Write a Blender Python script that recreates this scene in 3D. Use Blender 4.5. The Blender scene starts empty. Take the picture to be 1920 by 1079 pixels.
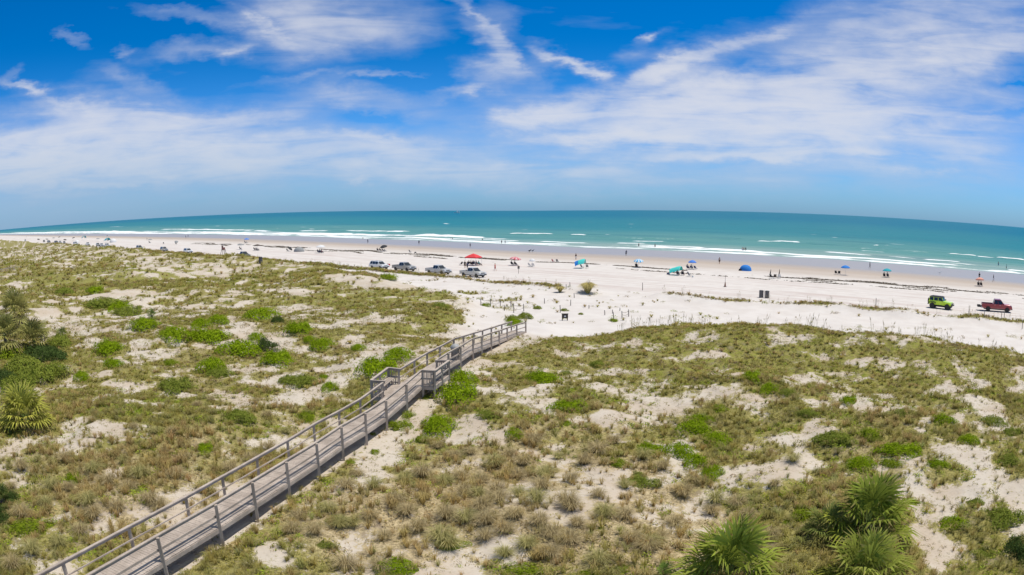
import bpy, bmesh, math, random
import numpy as np
from mathutils import Vector, Matrix, Euler
random.seed(7); RNG = np.random.default_rng(7)
SC = bpy.context.scene
COL = SC.collection
PI = math.pi
# ------------------------------------------------------------------ lens of the drone camera
HC = 13.5                                        # camera height above the beach
PIT = math.atan(146/1280.); ROLL = 0.00224
KP = (4.30973835e-02, -5.22429173e-04, 3.75150987e-05, -4.57302056e-07)
def ray(px, py):
    x = px-960.; y = 539.5-py
    c, s = math.cos(ROLL), math.sin(ROLL); x, y = c*x-s*y, s*x+c*y
    r = math.hypot(x, y)+1e-9; mm = r*36/1920
    th = KP[0]*mm+KP[1]*mm**2+KP[2]*mm**3+KP[3]*mm**4
    u, v, f = math.sin(th)*x/r, math.sin(th)*y/r, math.cos(th)
    return np.array([u, f*math.cos(PIT)+v*math.sin(PIT), -f*math.sin(PIT)+v*math.cos(PIT)])
def flat(px, py, z):                             # point of the level z seen there
    d = ray(px, py); t = (z-HC)/min(d[2], -1e-4); return np.array([d[0]*t, d[1]*t, z])
# ------------------------------------------------------------------ noise
def _h(ix, iy, seed):
    h = (ix*374761393 + iy*668265263 + seed*974634777) & 0xffffffff
    h = ((h ^ (h >> 13))*1274126177) & 0xffffffff
    return ((h ^ (h >> 16)) & 0xffff)/65535.
def vn(x, y, seed=0):
    xi = np.floor(x).astype(np.int64); yi = np.floor(y).astype(np.int64)
    fx = x-xi; fy = y-yi; fx = fx*fx*(3-2*fx); fy = fy*fy*(3-2*fy)
    a = _h(xi, yi, seed); b = _h(xi+1, yi, seed); c = _h(xi, yi+1, seed); d = _h(xi+1, yi+1, seed)
    return (a*(1-fx)+b*fx)*(1-fy)+(c*(1-fx)+d*fx)*fy
def fbm(x, y, sc, seed=0, oc=3):
    x = np.asarray(x, float)/sc; y = np.asarray(y, float)/sc; v = 0; a = .5; t = 0
    for o in range(oc):
        v = v+a*vn(x+o*17.3, y-o*9.1, seed+o); t += a; a *= .5; x, y = (x*1.6-y*1.2), (x*1.2+y*1.6)
    return v/t
def sst(a, b, x):
    t = np.clip((x-a)/(b-a), 0, 1); return t*t*(3-2*t)
# ------------------------------------------------------------------ land form: n runs seaward, s runs up the coast
def NS(x, y): return x*.643+y*.766, -x*.766+y*.643
def XY(n, s): return n*.643-s*.766, n*.766+s*.643
HEAD = math.atan2(-.643, .766)                   # the way the vehicles face (down the coast)
BN = [0, 60, 92, 140, 170, 205, 226, 260, 330, 1000, 9000]
BZ = [.75, .7, .45, .1, -.35, -.9, -1.2, -1.75, -3, -9, -30]
ES = [-400, -40, -5, 7, 22, 30, 35, 39, 45, 52, 60, 80, 116, 156, 400, 1500]
EN = [70, 69, 68, 67, 65.5, 64, 60, 52, 47, 53, 64, 74, 84, 85, 84, 84]
def edge_n(s): return np.interp(s, ES, EN)
def ridge_n(s): return np.interp(s, [-20, 0, 30, 55, 75, 116, 155, 250, 400], [95, 95, 93.5, 90.5, 90.5, 92, 88, 86, 86])
# boardwalk: right handrail, (pixel, pixel, handrail height); its planks lie one metre below
RR = [(60,1133,3.5),(163,1076,3.5),(290,1004,3.5),(399,943,3.5),(468,902,3.5),(532,864,3.5),(589,830,3.5),(636,799,3.5),(681,774,3.5),(720,750,3.55),(758.5,720,3.7),(789,694,3.9),(838,662,3.95),(861,650,3.9),(884.5,635.5,3.75),(901,631,3.55),(919,625,3.25),(934,620.5,3.05),(949,615.5,2.8),(967,609.5,2.6),(984,604.6,2.4)]
RW = np.array([flat(a, b, z) for a, b, z in RR])
WID = 1.36
def offs(P, d):                                  # polyline shifted to the left by d
    T = np.zeros_like(P[:, :2]); D = np.diff(P[:, :2], axis=0); D /= np.linalg.norm(D, axis=1)[:, None]
    T[:-1] += D; T[1:] += D; T /= np.linalg.norm(T, axis=1)[:, None]
    Q = P.copy(); Q[:, 0] -= T[:, 1]*d; Q[:, 1] += T[:, 0]*d; return Q
LW = offs(RW, WID); CW = offs(RW, WID/2)
def path_dist(x, y):
    best = np.full(np.shape(x), 1e9); zz = np.zeros(np.shape(x)); tt = np.zeros(np.shape(x)); L = 0
    ext = np.vstack([CW, CW[-1]+(CW[-1]-CW[-3])*.8*np.array([1, 1, .5])])
    for a, b in zip(ext[:-1], ext[1:]):
        d = b[:2]-a[:2]; l = np.linalg.norm(d)
        t = np.clip(((x-a[0])*d[0]+(y-a[1])*d[1])/(l*l), 0, 1)
        q = np.hypot(x-a[0]-t*d[0], y-a[1]-t*d[1]); m = q < best
        best = np.where(m, q, best); zz = np.where(m, a[2]+t*(b[2]-a[2]), zz); tt = np.where(m, L+t*l, tt); L += l
    return best, zz, tt
def land(x, y, fine=True):
    x = np.asarray(x, float); y = np.asarray(y, float)
    n, s = NS(x, y)
    z = np.interp(n, BN, BZ)
    e = edge_n(s)+(fbm(x, y, 7, 3)-.5)*7
    D = sst(5, -6, n-e)
    du = 1.35+(fbm(x, y, 26, 11, 2)-.5)*2.2+(fbm(x, y, 8, 21, 3)-.5)*1.7
    du = du+.75*np.exp(-((n-e+9)/5.)**2)*sst(38, 24, s)+.5*np.exp(-((n-e+9)/6.)**2)*sst(60, 80, s)
    if fine: du = du+(fbm(x, y, 1.9, 31, 2)-.5)*.42
    R = (.95-.5*sst(70,84,s)*sst(136,120,s))*np.exp(-((n-ridge_n(s)-(fbm(s, s*0, 9, 5, 2)-.5)*4)/2.3)**2)*(1-sst(47.5, 50, s)*sst(60, 57, s))*(.35+.9*fbm(s, s*0, 6, 8, 2))
    tr = (fbm(x, y, 11, 41, 2)-.5)*.55*sst(60, 70, n)*sst(94, 86, n)
    z = z+D*du+R*(1-.6*D)+tr
    if fine: z = z+(fbm(x, y, 2.5, 51, 2)-.5)*.1*sst(150, 100, n)*(1-D)
    q, dz, t = path_dist(x, y)
    gap = np.interp(t, [0, 30, 42, 50, 62], [1.62, 1.62, 1.6, 1.2, .97])
    w = sst(5.5, 1.2, q); z = z*(1-w)+(dz-gap-.12*fbm(x, y, 1.5, 61, 2))*w
    return z
_T = np.concatenate([np.linspace(8, 130, 1500), np.geomspace(130.5, 9000, 1400)])
def at(px, py):                                  # where that line of sight meets the land
    d = ray(px, py); P = d[None]*_T[:, None]; P[:, 2] += HC
    h = land(P[:, 0], P[:, 1]); i = int(np.argmax(P[:, 2] < h))
    if i == 0: return flat(px, py, -1.2)
    a, b = P[i-1], P[i]; ga, gb = a[2]-h[i-1], b[2]-h[i]; t = ga/(ga-gb+1e-12)
    return a+(b-a)*t
def ground(x, y): return float(land(np.array([x]), np.array([y]))[0])
# ------------------------------------------------------------------ ground cover zones (x, y, half width, half depth as seen; strength)
SAND = [(127,600,50,24,1),(280,563,60,13,.9),(187,553,90,8,.8),(447,612,45,28,.95),(333,583,60,12,.7),(567,583,75,12,.95),(620,606,50,12,.6),(247,602,25,25,.8),(367,647,42,15,.7),(450,690,52,18,.7),(233,738,48,8,.7),(417,770,55,25,.8),(533,745,52,18,.85),(517,713,45,14,.5),(23,880,30,22,.6),(60,465,75,9,.7),(140,477,80,10,.7),(287,492,60,10,1),(315,500,75,11,1),(425,502,55,12,1),(200,507,45,8,.6),(22,527,30,8,.8),(130,496,15,4,.6),(175,552,70,7,.7),(412,542,38,12,.6),(250,540,45,6,.5),(547,497,45,7,1),(730,527,60,10,1),(690,520,70,9,.8),(855,543,120,24,1.2),(800,540,70,18,.8),(900,560,70,18,1),(767,562,30,12,.5),(910,587,75,12,.9),(542,542,55,9,.6),(550,580,70,10,.8),(670,590,75,12,.8),(505,632,35,14,.5),(640,605,40,10,.5),(837,632,45,15,1),(780,655,40,10,.6),(708,663,42,13,.8),(750,716,25,15,.5),(572,738,40,13,.6),(925,648,60,20,1.9),(880,680,40,25,1.6),(845,720,20,24,.8),(800,765,34,26,1.2),(760,800,30,26,1.2),(728,838,44,24,1.3),(680,885,40,26,.8),(640,925,42,18,.7),(530,1010,80,40,.55),(440,1045,60,30,.5),(925,733,30,10,.6),(937,716,15,12,.7),(1100,702,45,28,.65),(1200,735,60,18,.75),(1275,738,30,24,.9),(1240,765,60,20,.5),(1110,800,60,25,.5),(1424,833,36,20,.8),(1477,894,62,20,.8),(1578,892,26,10,1),(1650,892,60,12,.6),(1424,926,42,15,.8),(1728,942,62,24,.7),(1800,910,60,34,.6),(1749,1023,52,30,.7),(1842,861,40,20,.7),(1880,790,55,30,.55),(1830,775,60,34,.6),(1710,772,45,20,.7),(1490,650,25,15,.8),(1300,655,30,12,.5),(1345,640,20,12,.5),(1200,630,18,15,.6),(1660,692,22,10,.9),(1595,660,40,12,.6),(1500,700,40,14,.6),(1370,690,40,12,.5),(1560,712,30,14,.5),(1820,705,45,15,.6),(1780,740,70,12,.6),(1890,660,40,10,.6),(960,690,30,12,.4),(1150,860,60,18,.5),(1000,850,50,10,.4),(1070,935,30,14,.6),(1310,985,40,12,.4),(55,543,60,4,.9),(1180,1060,60,14,.3)]
BROWN = [(960,930,260,120,1),(740,960,160,70,.7),(1200,960,160,110,.8),(330,890,200,80,.6),(110,900,150,70,.55),(520,790,150,60,.4),(370,690,60,40,.5),(1100,790,150,40,.5),(640,960,120,80,.6),(1290,1000,120,60,.7),(330,1000,150,60,.6),(1660,860,120,40,.5),(1400,750,100,30,.4)]
GREEN = [(60,680,90,50,.9),(220,760,180,50,.7),(330,690,150,40,.6),(250,850,150,30,.5),(420,520,260,14,.7),(120,520,150,20,.9),(250,560,120,10,.5),(700,560,160,22,.9),(560,560,120,10,.8),(800,596,150,16,1),(1500,690,350,30,.9),(1750,690,120,30,.9),(1300,625,220,14,1),(1600,650,260,14,.9),(1330,700,160,20,.7),(1600,760,250,25,.6),(250,760,200,40,.6),(560,680,100,30,.6),(1900,740,90,20,.7),(1100,640,120,16,.7)]
def zell(L):
    out = []
    for cx, cy, rx, ry, k in L:
        c = at(cx, cy); z = c[2]
        a = np.linalg.norm(flat(cx+rx, cy, z)-c); b = np.linalg.norm(flat(cx, cy-ry, z)-flat(cx, cy+ry, z))/2
        u = c[:2]/np.linalg.norm(c[:2]); out.append((c[0], c[1], u[0], u[1], max(a, .4), min(max(b, .4), 5*a), k))
    return out
def zsum(L, x, y):
    v = np.zeros(np.shape(x))
    for cx, cy, ux, uy, a, b, k in L:
        dx, dy = x-cx, y-cy; p = dx*uy-dy*ux; q = dx*ux+dy*uy
        r2 = (p/a)**2+(q/b)**2; v = v+k*np.exp(-.9*r2*r2)
    return v
ZS, ZB, ZG = zell(SAND), zell(BROWN), zell(GREEN)
def cover(x, y):                                 # (how much grows here, how dry, how green)
    x = np.asarray(x, float); y = np.asarray(y, float)
    n, s = NS(x, y); r = np.hypot(x, y)
    wx = x+(fbm(x, y, 3.5, 71, 3)-.5)*(2.4+r*.02); wy = y+(fbm(x, y, 3.5, 81, 3)-.5)*(2.4+r*.02)
    sa = np.minimum(zsum(ZS, wx, wy), 1.9); br = np.minimum(zsum(ZB, wx, wy), 1.2); gr = np.minimum(zsum(ZG, wx, wy), 1.2)
    c = .74+(fbm(x, y, 7, 91, 3)-.5)*.6+(fbm(x, y, 2.0, 95, 3)-.5)*2.1+(fbm(x, y, .8, 96, 2)-.5)*.6-.50*sa*(1-.45*np.minimum(br, 1))+.2*gr+.17*br+.14*sst(95, 150, r)
    e = edge_n(s)+(fbm(x, y, 7, 3)-.5)*7
    D = sst(2.5, -2.5, n-e+(fbm(x, y, 1.2, 97, 2)-.5)*5)
    rd = np.exp(-((n-ridge_n(s)-(fbm(s, s*0, 9, 5, 2)-.5)*4+.3)/1.25)**2)*(1-sst(46.5, 49, s)*sst(61, 58, s))
    rd = rd*(.62+.5*sst(.3, .6, fbm(s, s*0, 4, 15, 2)))
    out = (sst(.58, .76, fbm(x, y, 5, 99, 3))*.55+.4*sst(.5, .62, fbm(x, y, 1.6, 103, 3))*sst(20, 8, np.hypot(n-68, (s-68)*.8)))*sst(92, 86, n)*sst(62, 68, n)
    c = np.clip(c, .04, 1.15)*D+np.maximum(rd*.8, out*.75)*(1-D)
    q, dz, t = path_dist(x, y)
    c = c*sst(.5, 1.1, q)
    trk = np.exp(-((n-79)/30.)**2)*sst(4, 2, np.abs(s-(40+(n-49)*.53)))*sst(46, 50, n)
    c = c*(1-trk*(n < 100))
    return np.clip(c, 0, 1.15), br, gr
# ------------------------------------------------------------------ object helpers
ALL_LABELS = {}
def tag(o, label, cat, group=None, kind=None):
    if label: o['label'] = label
    if cat: o['category'] = cat
    if group: o['group'] = group
    if kind: o['kind'] = kind
    return o
def thing(name, label, cat, loc=(0, 0, 0), rz=0., group=None):
    o = bpy.data.objects.new(name, None); COL.objects.link(o); o.empty_display_size = .2
    o.location = loc; o.rotation_euler = (0, 0, rz); return tag(o, label, cat, group)
def link(name, me, mat=None, parent=None, loc=(0, 0, 0), rz=0.):
    o = bpy.data.objects.new(name, me); COL.objects.link(o)
    if mat is not None and not me.materials: me.materials.append(mat)
    if parent is not None: o.parent = parent
    o.location = loc; o.rotation_euler = (0, 0, rz); return o
def obj(name, bm, mat, parent=None, loc=(0, 0, 0), rz=0., smooth=False):
    bmesh.ops.recalc_face_normals(bm, faces=bm.faces)
    me = bpy.data.meshes.new(name); bm.to_mesh(me); bm.free()
    if smooth:
        for p in me.polygons: p.use_smooth = True
    return link(name, me, mat, parent, loc, rz)
def dup(root, loc, rz, label=None, group=None, swap=None, scale=None):
    def cp(o, par):
        c = o.copy(); COL.objects.link(c)
        if par is not None: c.parent = par
        if swap and c.data is not None:
            for sl, m in zip(c.material_slots, o.data.materials):
                if m.name in swap: sl.link = 'OBJECT'; sl.material = swap[m.name]
        for ch in list(o.children): cp(ch, c)
        return c
    r = cp(root, None); r.location = loc; r.rotation_euler = (0, 0, rz)
    if scale: r.scale = (scale,)*3 if np.isscalar(scale) else scale
    if label: r['label'] = label
    if group: r['group'] = group
    return r
def box(bm, x0, x1, y0, y1, z0, z1, M=None, top=(1, 1)):
    cx, cy = (x0+x1)/2, (y0+y1)/2
    P = [(x0,y0,z0),(x1,y0,z0),(x1,y1,z0),(x0,y1,z0)]+[(cx+(a-cx)*top[0], cy+(b-cy)*top[1], z1) for a, b in ((x0,y0),(x1,y0),(x1,y1),(x0,y1))]
    v = [bm.verts.new(M @ Vector(p) if M else p) for p in P]
    for f in ((3,2,1,0),(4,5,6,7),(0,1,5,4),(1,2,6,5),(2,3,7,6),(3,0,4,7)): bm.faces.new([v[i] for i in f])
def frame_of(a, b, up=(0, 0, 1)):
    a, b = Vector(a), Vector(b); d = (b-a).normalized(); u = Vector(up)
    if abs(d.dot(u)) > .98: u = Vector((1, 0, 0))
    x = d.cross(u).normalized(); y = x.cross(d).normalized(); return a, b, x, y
def beam(bm, a, b, w, h, up=(0, 0, 1)):          # rectangular bar, w across, h along up
    a, b, x, y = frame_of(a, b, up); v = []
    for p in (a, b):
        for sx, sy in ((-1,-1),(1,-1),(1,1),(-1,1)): v.append(bm.verts.new(p+x*(sx*w/2)+y*(sy*h/2)))
    for f in ((3,2,1,0),(4,5,6,7),(0,1,5,4),(1,2,6,5),(2,3,7,6),(3,0,4,7)): bm.faces.new([v[i] for i in f])
def tube(bm, pts, rad, k=8, cap=True):
    pts = [Vector(p) for p in pts]; rs = rad if hasattr(rad, '__len__') else [rad]*len(pts); rings = []
    for i, p in enumerate(pts):
        a = pts[max(i-1, 0)]; b = pts[min(i+1, len(pts)-1)]; _, _, x, y = frame_of(a, b)
        rings.append([bm.verts.new(p+x*(math.cos(2*PI*j/k)*rs[i])+y*(math.sin(2*PI*j/k)*rs[i])) for j in range(k)])
    for A, B in zip(rings[:-1], rings[1:]):
        for j in range(k): bm.faces.new([A[j], A[(j+1) % k], B[(j+1) % k], B[j]])
    if cap: bm.faces.new(rings[0][::-1]); bm.faces.new(rings[-1])
def lathe(bm, prof, k=20, M=None, axis='z'):
    rings = []
    for r, z in prof:
        ring = []
        for j in range(k):
            a = 2*PI*j/k; p = (r*math.cos(a), r*math.sin(a), z) if axis == 'z' else (r*math.cos(a), z, r*math.sin(a))
            ring.append(bm.verts.new(M @ Vector(p) if M else p))
        rings.append(ring)
    for A, B in zip(rings[:-1], rings[1:]):
        for j in range(k): bm.faces.new([A[j], A[(j+1) % k], B[(j+1) % k], B[j]])
    if prof[0][0] > 1e-4: bm.faces.new(rings[0])
    if prof[-1][0] > 1e-4: bm.faces.new(rings[-1])
    bmesh.ops.remove_doubles(bm, verts=bm.verts, dist=1e-5)
def prism(bm, prof, hw, top=None):               # side outline (x, z) spread to +-hw; top = (z0, z1, scale) narrows upward
    def y(z):
        if top is None: return hw
        t = min(max((z-top[0])/(top[1]-top[0]), 0), 1); return hw*(1+t*(top[2]-1))
    A = [bm.verts.new((x, y(z), z)) for x, z in prof]; B = [bm.verts.new((x, -y(z), z)) for x, z in prof]
    n = len(prof); bm.faces.new(A); bm.faces.new(B[::-1])
    for i in range(n): bm.faces.new([A[i], B[i], B[(i+1) % n], A[(i+1) % n]])
def bevel(bm, w, seg=2):
    bmesh.ops.bevel(bm, geom=[e for e in bm.edges if len(e.link_faces) == 2 and e.calc_face_angle(0) > .35], offset=w, segments=seg, profile=.5, affect='EDGES', clamp_overlap=True)
def patch(bm, P, u0, u1, v0, v1, off, thick=.012):   # a thin pane standing proud of the quad P (p00 p10 p11 p01)
    P = [Vector(p) for p in P]; nrm = (P[1]-P[0]).cross(P[3]-P[0]).normalized()
    def q(u, v): return (P[0]*(1-u)+P[1]*u)*(1-v)+(P[3]*(1-u)+P[2]*u)*v
    c = [q(u0, v0), q(u1, v0), q(u1, v1), q(u0, v1)]
    a = [bm.verts.new(p+nrm*off) for p in c]; b = [bm.verts.new(p-nrm*thick) for p in c]
    bm.faces.new(a); bm.faces.new(b[::-1])
    for i in range(4): bm.faces.new([a[i], b[i], b[(i+1) % 4], a[(i+1) % 4]])
def rawmesh(name, V, T, C=None):                 # triangles straight from arrays
    me = bpy.data.meshes.new(name); nv, nt = len(V), len(T)
    me.vertices.add(nv); me.vertices.foreach_set('co', np.ascontiguousarray(V, np.float32).ravel())
    me.loops.add(nt*3); me.loops.foreach_set('vertex_index', np.ascontiguousarray(T, np.int32).ravel())
    me.polygons.add(nt); me.polygons.foreach_set('loop_start', np.arange(0, nt*3, 3, dtype=np.int32))
    if C is not None:
        at_ = me.attributes.new('Tint', 'FLOAT_COLOR', 'POINT')
        c4 = np.ones((nv, 4), np.float32); c4[:, :3] = C; at_.data.foreach_set('color', c4.ravel())
    me.update(calc_edges=True); return me
def setattr_f(me, name, vals):
    a = me.attributes.new(name, 'FLOAT', 'POINT'); a.data.foreach_set('value', np.ascontiguousarray(vals, np.float32).ravel())
# ------------------------------------------------------------------ materials
class X:                                         # arithmetic on shader sockets
    def __init__(s, nt, o): s.nt, s.o = nt, o
    def _m(s, op, *b, clamp=False):
        n = s.nt.nodes.new('ShaderNodeMath'); n.operation = op; n.use_clamp = clamp
        for i, v in enumerate((s,)+b):
            if isinstance(v, X): s.nt.links.new(v.o, n.inputs[i])
            else: n.inputs[i].default_value = v
        return X(s.nt, n.outputs[0])
    def __add__(s, b): return s._m('ADD', b)
    __radd__ = __add__
    def __mul__(s, b): return s._m('MULTIPLY', b)
    __rmul__ = __mul__
    def __sub__(s, b): return s._m('SUBTRACT', b)
    def __rsub__(s, b): return (s*-1.)+b
    def __truediv__(s, b): return s._m('DIVIDE', b)
    def ss(s, a, b):
        n = s.nt.nodes.new('ShaderNodeMapRange'); n.interpolation_type = 'SMOOTHSTEP'
        s.nt.links.new(s.o, n.inputs[0])
        for i, v in ((1, a), (2, b)):
            if isinstance(v, X): s.nt.links.new(v.o, n.inputs[i])
            else: n.inputs[i].default_value = v
        return X(s.nt, n.outputs[0])
def noise(nt, vec, scale, detail=4, rough=.55, dist=0.):
    n = nt.nodes.new('ShaderNodeTexNoise'); n.inputs['Scale'].default_value = scale; n.inputs['Detail'].default_value = detail
    n.inputs['Roughness'].default_value = rough; n.inputs['Distortion'].default_value = dist
    if vec is not None: nt.links.new(vec, n.inputs['Vector'])
    return X(nt, n.outputs[0])
def mapping(nt, vec, sc=(1, 1, 1), rot=(0, 0, 0), loc=(0, 0, 0)):
    m = nt.nodes.new('ShaderNodeMapping'); m.inputs['Scale'].default_value = sc; m.inputs['Rotation'].default_value = rot; m.inputs['Location'].default_value = loc
    nt.links.new(vec, m.inputs['Vector']); return m.outputs[0]
def mix(nt, f, a, b):
    n = nt.nodes.new('ShaderNodeMix'); n.data_type = 'RGBA'
    for i, v in ((0, f), (6, a), (7, b)):
        if isinstance(v, X): nt.links.new(v.o, n.inputs[i])
        elif hasattr(v, 'is_linked'): nt.links.new(v, n.inputs[i])
        elif i == 0: n.inputs[i].default_value = v
        else: n.inputs[i].default_value = (*v, 1)
    return n.outputs[2]
def new_mat(name):
    m = bpy.data.materials.new(name); m.use_nodes = True; nt = m.node_tree; return m, nt, nt.nodes['Principled BSDF']
def plain(name, col, rough=.6, metal=0., vary=.12, sc=6., bump=0.):
    m, nt, b = new_mat(name); tc = nt.nodes.new('ShaderNodeTexCoord').outputs['Object']
    f = noise(nt, tc, sc); c = mix(nt, f, tuple(x*(1-vary) for x in col), tuple(min(x*(1+vary), 1) for x in col))
    nt.links.new(c, b.inputs['Base Color']); b.inputs['Roughness'].default_value = rough; b.inputs['Metallic'].default_value = metal
    if bump:
        bp = nt.nodes.new('ShaderNodeBump'); bp.inputs['Strength'].default_value = bump; bp.inputs['Distance'].default_value = .02
        nt.links.new(noise(nt, tc, sc*4).o, bp.inputs['Height']); nt.links.new(bp.outputs[0], b.inputs['Normal'])
    return m
def paint(name, col, metal=.2):
    m, nt, b = new_mat(name); tc = nt.nodes.new('ShaderNodeTexCoord').outputs['Object']
    f = noise(nt, tc, 2.5, 3); sp = nt.nodes.new('ShaderNodeSeparateXYZ'); nt.links.new(tc, sp.inputs[0])
    low = X(nt, sp.outputs[2]).ss(.75, .3)*(f*.9)          # sand dust thrown up the lower panels
    c = mix(nt, low, col, (.5, .45, .38)); nt.links.new(c, b.inputs['Base Color'])
    b.inputs['Roughness'].default_value = .35; b.inputs['Metallic'].default_value = metal; b.inputs['Coat Weight'].default_value = .5; b.inputs['Coat Roughness'].default_value = .12
    return m
def tinted(name, trans=.3, vary=.25):                        # leaves and blades: own tint per plant, light passing through
    m = bpy.data.materials.new(name); m.use_nodes = True; nt = m.node_tree; nt.nodes.clear()
    a = nt.nodes.new('ShaderNodeAttribute'); a.attribute_name = 'Tint'
    o = nt.nodes.new('ShaderNodeOutputMaterial'); d = nt.nodes.new('ShaderNodeBsdfDiffuse'); t = nt.nodes.new('ShaderNodeBsdfTranslucent'); x = nt.nodes.new('ShaderNodeMixShader')
    nt.links.new(a.outputs['Color'], d.inputs[0]); nt.links.new(a.outputs['Color'], t.inputs[0]); x.inputs[0].default_value = trans
    nt.links.new(d.outputs[0], x.inputs[1]); nt.links.new(t.outputs[0], x.inputs[2]); nt.links.new(x.outputs[0], o.inputs[0]); return m
def fabric(name, col, col2=None, n=8):                       # col2: alternate panels round the pole
    m, nt, b = new_mat(name); tc = nt.nodes.new('ShaderNodeTexCoord').outputs['Object']
    c = mix(nt, noise(nt, tc, 3.), tuple(x*.92 for x in col), col)
    if col2:
        sp = nt.nodes.new('ShaderNodeSeparateXYZ'); nt.links.new(tc, sp.inputs[0])
        an = X(nt, sp.outputs[1])._m('ARCTAN2', X(nt, sp.outputs[0]))*(n/(2*PI))
        c = mix(nt, an._m('FRACT')._m('GREATER_THAN', .5), c, col2)
    nt.links.new(c, b.inputs['Base Color']); b.inputs['Roughness'].default_value = .8
    b.inputs['Transmission Weight'].default_value = 0.
    return m
def wood_mat():
    m, nt, b = new_mat('weathered_wood'); g = nt.nodes.new('ShaderNodeNewGeometry').outputs['Position']
    f = noise(nt, mapping(nt, g, (1, 1, 1)), 1.3, 5); h = noise(nt, mapping(nt, g, (9, 2.2, 6), (0, 0, -.32)), 3., 4, .65)
    c = mix(nt, f.ss(.35, .65), (.36, .295, .24), (.52, .435, .36)); c = mix(nt, h.ss(.45, .75)*.55, c, (.235, .185, .145))
    nt.links.new(c, b.inputs['Base Color']); b.inputs['Roughness'].default_value = .85
    bp = nt.nodes.new('ShaderNodeBump'); bp.inputs['Strength'].default_value = .4; bp.inputs['Distance'].default_value = .01
    nt.links.new(h.o, bp.inputs['Height']); nt.links.new(bp.outputs[0], b.inputs['Normal']); return m
def ground_mat():
    m, nt, b = new_mat('sand_and_ground_cover'); L = nt.links.new
    g = nt.nodes.new('ShaderNodeNewGeometry').outputs['Position']; sp = nt.nodes.new('ShaderNodeSeparateXYZ'); L(g, sp.inputs[0])
    x, y = X(nt, sp.outputs[0]), X(nt, sp.outputs[1]); n = x*.643+y*.766; s = y*.643-x*.766
    def A(k):
        a = nt.nodes.new('ShaderNodeAttribute'); a.attribute_name = k; return X(nt, a.outputs['Fac'])
    cov, bro, gre, dune = A('cover'), A('brown'), A('green'), A('dune')
    cm = nt.nodes.new('ShaderNodeCombineXYZ'); L(n.o, cm.inputs[0]); L((s*.035).o, cm.inputs[1]); shore = cm.outputs[0]
    f1 = noise(nt, g, .35, 5); f2 = noise(nt, g, 2.2, 6, .65); f3 = noise(nt, g, 7., 4, .6)
    beach = mix(nt, f1.ss(.35, .65), (.665, .615, .565), (.615, .56, .51))
    trk = noise(nt, shore, .55, 5, .65, .6)                                    # wheel tracks running along the shore
    beach = mix(nt, trk.ss(.49, .62)*n.ss(94, 100)*n.ss(138, 124)*.85, beach, (.53, .445, .40))
    dsand = mix(nt, f1.ss(.35, .7), (.58, .51, .42), (.50, .41, .315)); dsand = mix(nt, f3.ss(.52, .72)*.4, dsand, (.36, .29, .21))
    sand = mix(nt, dune, beach, dsand)
    nn = n+(noise(nt, shore, .12, 4)-.5)*26.
    damp = mix(nt, nn.ss(138, 172), sand, (.45, .37, .30))
    wet = nn.ss(164, 188); damp = mix(nt, wet, damp, (.36, .33, .315))
    # creeping plants, litter and dry stems lying on the sand
    f4 = noise(nt, g, 19., 3, .6)
    k = (f2*.5+f3*.32+f4*.18-.5)*2.3+.5
    thr = 1.-(cov._m('MAXIMUM', dune*.33))*.92; pl = k.ss(thr-.10, thr+.12)*cov._m('MAXIMUM', dune*.2).ss(.02, .2)
    olive = mix(nt, f3.ss(.36, .66), (.19, .165, .05), (.36, .315, .11))
    litter = mix(nt, (f3*.6+f4*.4).ss(.38, .62), (.25, .19, .105), (.55, .44, .27))
    green = mix(nt, f4.ss(.35, .65), (.165, .17, .03), (.30, .29, .06))
    pc = mix(nt, (bro+(f1-.5)*1.5+(f2-.5)*.8).ss(.2, .9)*.9, olive, litter); pc = mix(nt, gre.ss(.3, 1.)*f2.ss(.42, .6), pc, green)
    pc = mix(nt, noise(nt, g, 1.1, 4).ss(.56, .68)*.6, pc, (.25, .20, .15))
    c = mix(nt, pl, damp, pc)
    L(c, b.inputs['Base Color']); L((wet*-.55+.9).o, b.inputs['Roughness']); L((wet*.16+.12).o, b.inputs['Specular IOR Level'])
    bp = nt.nodes.new('ShaderNodeBump'); bp.inputs['Strength'].default_value = .55; bp.inputs['Distance'].default_value = .12
    L(((f3*.5+f2*.9+trk*1.6+noise(nt, g, .9, 3)*1.2)*(1.-wet)).o, bp.inputs['Height']); L(bp.outputs[0], b.inputs['Normal']); return m
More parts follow.
